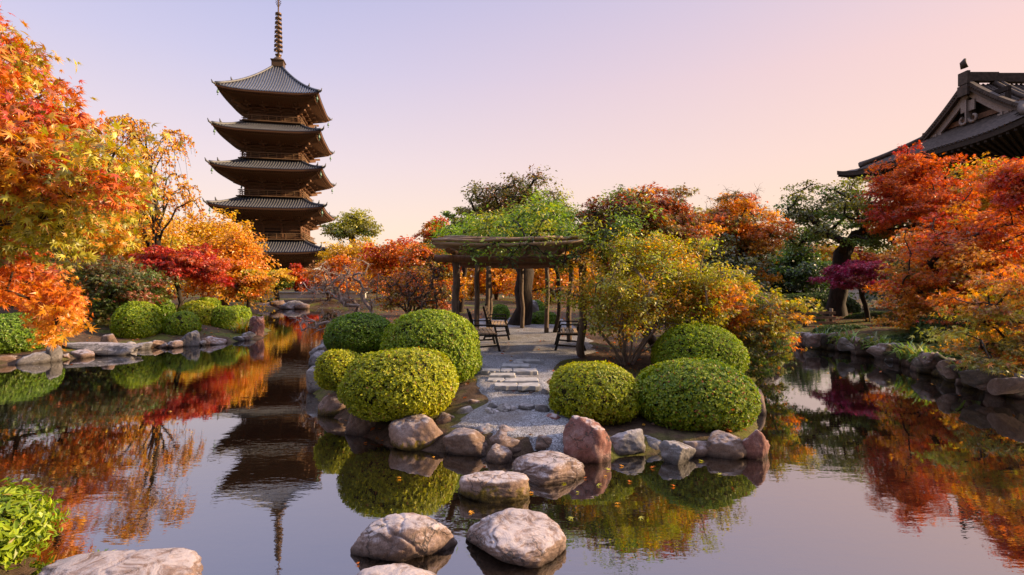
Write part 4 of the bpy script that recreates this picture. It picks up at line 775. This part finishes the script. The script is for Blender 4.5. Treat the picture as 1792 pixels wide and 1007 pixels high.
A('pine_tree', 'tall umbrella-crowned pine with bare trunk right of the pagoda', 'tree', 616, 62, (562,672,370,442), [(OLV, 2), (YG, 2, .6), (GRN, .7)], 6500, .26, npad=44, rpf=.22, seed=13, tr=.35, fork=.8, low=-.15, flat=.4)
A('golden_tree', 'airy yellow tree below the umbrella pine', 'tree', 600, 38, (555,690,415,505), [(YEL, 3), (YG, 2), (GOLD, 1)], 9000, .19, npad=50, seed=14, tr=.13, stems=2)
A('maple_tree', 'bright orange-red maple behind the bare grey shrub', 'tree', 690, 27, (628,765,412,520), [(ORG, 2.2), (RED, .8, .6), (GOLD, 2.6, -.4)], 12000, .14, npad=60, seed=15, tr=.13, stems=2)
A('maple_tree', 'olive and amber tree just left of the pergola', 'tree', 748, 20, (692,815,405,545), [(OLV, 2.2), (GOLD, 1.5), (DORG, 1.3, .5)], 12000, .11, npad=60, seed=16, tr=.1, stems=3)
A('maple_tree', 'orange-topped tree behind the left end of the pergola', 'tree', 765, 30, (722,815,378,470), [(DORG, 2, .6), (GOLD, 1.4), (OLV, 2, -.7)], 8000, .15, npad=44, seed=17, tr=.13)
A('oak_tree', 'spreading brown-green tree with thick flared trunk rising behind the pergola', 'tree', 906, 15.9, (796,1000,304,450), [(OLV, 2.2), (BRN, 2.2, .4), (OGRN, 2.4), (GRN, .4, -.5)], 12000, .075, npad=90, rpf=.19, bark='darkbark', seed=18, tr=.27, fork=.72, low=-.3, flat=.4)
A('green_tree', 'dense green tree behind the wisteria on the left', 'tree', 805, 22, (772,850,362,470), [(GRN, 2), (LGRN, 1), (OLV, 1)], 8000, .12, npad=40, bark='darkbark', seed=19, tr=.12)
A('golden_tree', 'amber tree glowing through the pergola between its posts', 'tree', 960, 30, (880,1060,400,540), [(GOLD, 3), (ORG, .9), (YEL, 2.4)], 12000, .15, npad=60, seed=20, tr=.12, stems=3)
A('golden_tree', 'second amber tree seen low behind the left pergola posts', 'tree', 870, 34, (800,930,430,540), [(ORG, 1.2), (GOLD, 2), (YEL, 1.2)], 9000, .17, npad=50, seed=21, tr=.12, stems=3)
A('maple_tree', 'brown-red and green maple right of the pergola roof', 'tree', 1160, 10.6, (1012,1245,326,480), [(RBRN, 1.6, .8), (OGRN, 2, -.3), (DORG, 1.6, .5), (OLV, 2.4, -.4), (GOLD, .8)], 24000, .062, npad=130, shape=MAPLE5, rpf=.24, bark='darkbark', seed=22, tr=.1, stems=3)
A('maple_tree', 'amber and rust maple between the brown-red one and the spreading green tree', 'tree', 1275, 18, (1180,1375,338,520), [(DORG, 1.1, .6), (ORG, 1.5), (GOLD, 2.2), (OLV, 2, -.5), (OGRN, 1)], 17000, .09, npad=84, shape=MAPLE5, rpf=.23, bark='darkbark', seed=23, tr=.1, stems=3)
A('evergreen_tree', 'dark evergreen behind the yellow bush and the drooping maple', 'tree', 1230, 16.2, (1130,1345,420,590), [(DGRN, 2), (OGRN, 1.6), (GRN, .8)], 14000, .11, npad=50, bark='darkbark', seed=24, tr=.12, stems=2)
A('yellow_bush', 'tall yellow-leaved bush with a fan of bare stems beside the pergola', 'bush', 1098, 9.0, (958,1285,402,612), [(YG, 4), (GOLD, 1.2), (OLV, 1.6, -.3), ((.33, .38, .03), 2), (YEL, .5, .6), (PINK, .12, .6)], 29000, .048, npad=120, rpf=.15, bark='greybark', seed=25, tr=.026, stems=13, fork=.8, spread=.36, low=-.75, flat=.5, curl=.16, twr=.004, ntw=5)
A('maple_tree', 'low drooping maple, yellow-green with orange tips, over the water right of the island', 'tree', 1255, 9.4, (1225,1415,468,668), [(YG, 3, .3), (ORG, .8, .2), (GOLD, 1.2, .6), (GRN, 2, -1), (OGRN, 1.6, -1)], 13000, .05, npad=80, low=-1.0, rpf=.22, shape=MAPLE5, bark='greybark', seed=26, tr=.06, stems=3, fork=.4, flat=.3, droop=.4)
A('maple_tree', 'coral-tipped maple spray reaching right from the yellow bush', 'tree', 1190, 8.9, (1170,1300,480,560), [(ORG, 2), (PINK, .5), (YG, 2), (GOLD, 1.5)], 4200, .048, npad=30, shape=MAPLE5, bark='greybark', seed=27, tr=.04, stems=2, flat=.3)
A('oak_tree', 'spreading green tree with layered boughs and dark trunk below the temple eave', 'tree', 1462, 19.0, (1340,1604,303,488), [(OGRN, 2), (GRN, 2), (OLV, 2, .5), (LGRN, .5, -.5)], 17000, .095, npad=90, rpf=.17, bark='darkbark', seed=28, tr=.29, fork=.62, low=-.5, flat=.25, curl=.2)
A('maple_tree', 'magenta maple spray in front of the dark trunk', 'tree', 1520, 16.4, (1425,1582,446,522), [(MAG, 3), (PINK, .8, .5), (RBRN, 1.2, -.8)], 6500, .07, npad=38, rpf=.26, shape=MAPLE5, bark='darkbark', seed=29, tr=.07, flat=.2, droop=.3)
A('maple_tree', 'scarlet maple crown reaching up over the temple roof', 'tree', 1610, 16.5, (1500,1700,262,440), [(RED, 1.8), (DORG, 2), (ORG, 2)], 14000, .08, npad=80, rpf=.22, shape=MAPLE5, bark='darkbark', seed=30, tr=.12, stems=2)
A('maple_tree', 'huge orange maple on the right bank, lowest boughs almost at the hedge', 'tree', 1690, 13.0, (1540,1860,330,625), [(ORG, 3.2), (DORG, 1.8), (RED, .8, .6), (GOLD, 2.0, -.3), (OLV, 1.2, -.8)], 36000, .07, npad=210, rpf=.18, low=-1.1, shape=MAPLE5, bark='darkbark', seed=31, tr=.16, stems=2, flat=.26, droop=.45)
A('maple_tree', 'yellow-orange maple crown just under the temple gable', 'tree', 1720, 17.5, (1640,1880,268,420), [(GOLD, 2.2), (YG, 1.3), (ORG, 2)], 14000, .085, npad=70, rpf=.24, shape=MAPLE5, bark='darkbark', seed=32, tr=.13)
A('maple_tree', 'pinkish red maple spray at the right edge below the temple', 'tree', 1830, 11.5, (1735,1900,268,400), [(RED, 2), (PINK, .35), (ORG, 2.2)], 8000, .065, npad=44, shape=MAPLE5, bark='darkbark', seed=33, tr=.1)
pp = poly_pads([(1640,520),(1720,478),(1960,440),(1960,700),(1800,682),(1740,640),(1690,625),(1650,575)], 85, 7.6, 9.4, .30, 34)
tree('maple_tree', 'near olive-gold maple hanging over the water at the right edge', 'tree', (9.4, 8.2, .4), pp, [(GOLD, 2.2, .3), (YG, 2.2), (OLV, 2, -.4), (ORG, 1.2, .6), (BRN, .8)], 11000, .07, MAPLE5, tr=.1, fork=.6, bark='darkbark', seed=34, flat=.28, droop=.45, ntw=6, twr=.004)
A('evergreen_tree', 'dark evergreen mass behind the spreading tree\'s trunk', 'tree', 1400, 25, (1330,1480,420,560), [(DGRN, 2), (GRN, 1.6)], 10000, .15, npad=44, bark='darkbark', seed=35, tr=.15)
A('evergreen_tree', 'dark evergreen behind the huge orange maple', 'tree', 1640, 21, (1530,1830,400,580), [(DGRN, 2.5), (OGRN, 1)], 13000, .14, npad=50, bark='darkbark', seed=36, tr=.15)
A('shrub', 'rust-brown leafy thicket behind the round shrubs on the island\'s left', 'bush', 720, 15.2, (640,805,468,560), [(DORG, 1.3), (BRN, 2), (OLV, 2), (GOLD, 1.6)], 8000, .07, npad=60, rpf=.2, seed=37, tr=.04, stems=7, fork=.7, spread=.3)
A('bare_shrub', 'brown twiggy shrub nearly leafless beside the front left pergola post', 'bush', 745, 12.4, (672,800,452,560), [(BRN, 2), (DORG, 1)], 900, .05, npad=60, rpf=.2, bark='bark', seed=38, tr=.03, stems=9, fork=.7, spread=.3, flat=.6, ntw=9, curl=.2)
A('bare_shrub', 'bare grey tangled shrub leaning over the channel', 'bush', 640, 13.0, (520,680,452,555), [(BRN, 2), (DORG, 1)], 350, .05, npad=60, rpf=.2, bark='greybark', seed=39, tr=.05, stems=4, fork=.5, spread=.3, flat=.6, ntw=9, curl=.3, droop=.1)
A('bare_shrub', 'low bare branch with pale bark stretching over the channel water', 'bush', 668, 11.6, (498,650,535,585), [(BRN, 1)], 120, .045, npad=34, rpf=.34, bark='greybark', seed=40, tr=.06, fork=.35, flat=.5, ntw=8, curl=.28, droop=.3, low=-1)
A('maple_tree', 'orange maple filling the gap left of the bare grey shrub', 'tree', 575, 33, (535,640,450,520), [(ORG, 2), (GOLD, 2), (RBRN, 1)], 7000, .16, npad=40, seed=41, tr=.1, stems=2)
A('twiggy_tree', 'nearly leafless tree poking up behind the amber and rust maple', 'tree', 1290, 26, (1210,1360,322,430), [(BRN, 1)], 500, .08, npad=60, rpf=.2, bark='bark', seed=42, tr=.12, fork=.6, flat=.7, ntw=9)
# weeping tree
def weeping(name, label, base, top, spread_, seed):
    r = np.random.default_rng(seed); t = thing(name, label, 'tree', base); base = np.array(base); top = np.array(top); tb = MB(); P_ = []; N_ = []; A_ = []
    ln = np.array([base+(top-base)*s+np.array((.35*math.sin(s*4), .1*math.sin(s*5), 0)) for s in np.linspace(-.03, 1, 12)]); tb.tube(ln, np.linspace(.17, .02, 12), 8)
    for k in range(26):
        s = .28+.7*(k/26); a = ln[int(s*11)]; th = r.random()*6.28; L = spread_*(.45+.6*r.random())*(1.25-s*.6); d = np.array((math.cos(th), .7*math.sin(th), 0)); up = (.6+.7*r.random())*L
        q = np.linspace(0, 1, 8)[:, None]; limb = a+d*L*q+np.array((0, 0, 1))*(up*np.sin(q*2.2))+r.standard_normal((8, 3))*.04; tb.tube(limb, np.linspace(.055*(1.2-s), .012, 8), 5)
        for j in range(11):
            b = limb[2+int(r.random()*6)]; dl = .25+1.0*r.random()**1.5; dd = d*.3+r.standard_normal(3)*np.array((.4, .4, .1)); q2 = np.linspace(0, 1, 6)[:, None]; st = b+dd*np.sqrt(q2)*.6+np.array((0, 0, 1))*(.18*np.sin(q2*3)-dl*q2**1.7); tb.tube(st, np.linspace(.010, .004, 6), 3, cap=False)
            n = int(r.random()*30)+6; u_ = r.random(n)*5; i0 = u_.astype(int).clip(0, 4); p = st[i0]+(st[i0+1]-st[i0])*(u_-i0)[:, None]+r.standard_normal((n, 3))*.05; P_.append(p); N_.append(r.standard_normal((n, 3))); A_.append(np.array((0, 0, -1.))+r.standard_normal((n, 3))*.5)
    P_ = np.concatenate(P_); n = len(P_); col = palcol([(GOLD, 3), (YEL, 3), (ORG, 1)], np.full(n, .5), 0, r)*(1+.2*r.standard_normal((n, 1))).clip(.5, 1.5)
    tb.build('trunk', M['darkbark'], t); leaves(cr := MB(), P_, np.concatenate(N_), np.concatenate(A_), .10*(.6+.7*r.random(n)), QUAD, col); cr.build('crown', M['leaf'], t)
weeping('weeping_cherry', 'thin weeping tree with sparse golden leaves between the near maple and the pagoda', (*at(250, 530, 19)[:2], .8), at(268, 225, 19), 2.3, 5)
# far trees closing the view behind the garden
rf_ = np.random.default_rng(8); protos = []
for k, (nm, lb, pl) in enumerate([('far_tree', 'far gold tree in the belt behind the garden', [(GOLD, 2), (YEL, 1), (YG, 1)]), ('far_tree', 'far green tree in the belt behind the garden', [(GRN, 2), (OLV, 2), (DGRN, 1)]), ('far_tree', 'far rusty orange tree in the belt behind the garden', [(DORG, 2), (ORG, 1), (RBRN, 1)])]):
    t = tree(nm, lb, 'tree', (0, 45, .4), ell_pads((0, 45, 2.7), (3.6, 3, 2.2), 44, 1.0, 70+k), pl, 7000, .26, seed=70+k, tr=.16, group=['far gold trees', 'far green trees', 'far rusty trees'][k]); protos.append(t)
spots = [(px, 46+14*rf_.random()) for px in np.linspace(-250, 2050, 34)]
for i, (px, Yt) in enumerate(spots):
    k = int(rf_.integers(3)); 
    if i < 3: k = i
    o = protos[k] if i < 3 else copy_tree(protos[k]); o.location = ((px-CX)/F*Yt, Yt, .4); o.rotation_euler = (0, 0, rf_.random()*6.28); s = (.85+.5*rf_.random())*(.45 if 400 < px < 640 else 1); o.scale = (s, s, s)
# ------------------------------------------------------------------ small things
wl = thing('garden_wall', 'low pale wall along the far shore behind the little tree', 'wall', (*at(500, 485, 37)[:2], .38)); MB().box((wl.location[0]+1, 37, .56), (9.5, .3, .40)).build('wall', M['plaster'], wl); MB().box((wl.location[0]+1, 37, .79), (9.7, .45, .06)).build('coping', M['slab'], wl)
fe = thing('rail_fence', 'low brown rail fence on the right bank behind the drooping maple', 'fence', (*at(1410, 485, 15.6)[:2], float(hgt(8.9, 15.6))))
fx, fz = fe.location[0], fe.location[2]
for k in range(3): MB().bar((fx-.9, 15.6, fz+.12+.15*k), (fx+.9, 15.6, fz+.12+.15*k), .05, .07).build('rail', M['woodlight'], fe)
for k in (-.8, 0, .8): MB().tube(np.array([(fx+k, 15.65, fz-.1), (fx+k, 15.65, fz+.55)]), .05, 8).build('post', M['log'], fe)
bw = thing('boundary_wall', 'white plaster wall glimpsed between the trees on the right', 'wall', (*at(1440, 485, 34)[:2], .4)); MB().box((bw.location[0], 34, .9), (4.5, .35, 1.3)).build('wall', M['plaster'], bw); MB().box((bw.location[0], 34, 1.6), (4.7, .7, .12)).build('roof', M['tile'], bw)
def tuft(name, label, cat, x, y, z, n, L, cols, seed, group=None, wid=.012):
    r = np.random.default_rng(seed); mb = MB(); q = np.linspace(0, 1, 6)
    for k in range(n):
        th = r.random()*6.28; l = L*(.6+.6*r.random()); sp_ = .35+.6*r.random(); d = np.array((math.cos(th), math.sin(th), 0)); sd2 = np.array((-d[1], d[0], 0)); st = np.array((x, y, z))+r.standard_normal(3)*np.array((.06, .06, 0))*L*2
        c_ = st+d*(sp_*l*q**1.3)[:, None]+np.array((0, 0, 1.))*(l*(1.05*q-.95*sp_*q**2.2))[:, None]; w_ = wid*(1-q**2)*(1)+.001; g = np.stack([c_-sd2*w_[:, None], c_+sd2*w_[:, None]]); col = np.array(cols[int(r.integers(len(cols)))])*(.7+.6*r.random()); i = np.arange(5); mb.add(g.reshape(-1, 3), np.stack([i, i+1, i+7, i+6], 1), 0, True, np.repeat(col[None], 5, 0))
    return tag(mb.build(name, M['leaf'], None, (x, y, z)), label, cat, group)
p = onz(424, 580, .2); tuft('grass_tuft', 'arching yellow-green grass tuft beside the upright purple-grey boulder', 'grass', p[0], p[1], .15, 130, .62, [YG, GOLD, (.3, .34, .05)], 1)
p = onz(405, 578, .2); tuft('grass_tuft', 'smaller grass tuft left of the arching one on the left bank', 'grass', p[0], p[1], .15, 70, .4, [YG, GRN, LGRN], 2)
for i, (px, py) in enumerate([(1440,600),(1478,604),(1496,610),(1532,612),(1545,620),(1585,628),(1604,634),(1622,640),(1700,662)]):
    p = onz(px, py, .2); tuft('fern', 'green fern clump growing among the right bank rocks', 'fern', p[0]+.1, p[1]+.1, .18, 60, .58, [GRN, LGRN, OLV], 10+i, 'ferns on the right bank', .022)
p = at(135, 975, 3.2); tag(tuft('grass', None, None, p[0]+.02, 3.35, .0, 90, .14, [LGRN, YG, GRN], 40), kind='stuff')
# leaf litter
r = np.random.default_rng(99); n = 9000; x = r.uniform(-13, 13, n); y = r.uniform(4.6, 24, n); s = pond_sd(x, y); onp = (x > np.interp(y, PY, PL)) & (x < np.interp(y, PY, PR)) & (y < 18)
keep = (s > .05) & (~onp | (r.random(n) < .13)); x, y = x[keep], y[keep]; n = len(x); z = hgt(x, y)+.022
mb = MB(); leaves(mb, np.c_[x, y, z], np.array((0, 0, 1.))+r.standard_normal((n, 3))*.35, r.standard_normal((n, 3))*np.array((1, 1, .1)), .045+.04*r.random(n), QUAD, palcol([(ORG, 1), (DORG, 2), (BRN, 3), (GOLD, 1.4), (RED, .4)], np.full(n, .5), 0, r)*(.5+.6*r.random((n, 1)))); tag(mb.build('leaf_litter', M['leaf']), kind='stuff')
fl = []
for k, c_ in enumerate([GOLD, ORG, YG]):
    mb = MB(); leaves(mb, np.zeros((1, 3)), np.array([(0, 0, 1.)]), np.array([(0, 1., 0)]), np.array([.045]), MAPLE5*np.array((1, 1, .3)), np.array([c_])); fl.append(mb.mesh('floating_leaf', M['leaf']))
spots = [(1018,829),(1024,836),(1065,822),(1088,815),(1100,842),(1046,848),(1060,832),(1140,818),(1226,806),(930,862),(905,835),(988,845),(760,800),(640,775),(1010,860),(1080,880),(1180,850),(1260,830),(700,835),(560,760),(1000,905),(822,895),(628,985),(1120,905),(1450,652),(1470,660),(1492,655),(1515,664),(1540,650),(1556,668),(1580,655),(1605,662),(1430,668),(1630,672),(1680,690),(1460,645),(420,640),(350,660),(250,690),(300,720)]
for i, (px, py) in enumerate(spots):
    p = onz(px, py, .012); o = bpy.data.objects.new('floating_leaf', fl[i % 3]); C.objects.link(o); o.location = p; o.rotation_euler = (r.normal()*.15, r.normal()*.15, r.random()*6.28); sc_ = .6+.5*r.random(); o.scale = (sc_, sc_, sc_)
    tag(o, ['small yellow fallen leaf floating on the pond', 'small orange fallen leaf floating on the pond', 'small yellow-green fallen leaf floating on the pond'][i % 3], 'leaf', ['yellow floating leaves', 'orange floating leaves', 'yellow-green floating leaves'][i % 3])
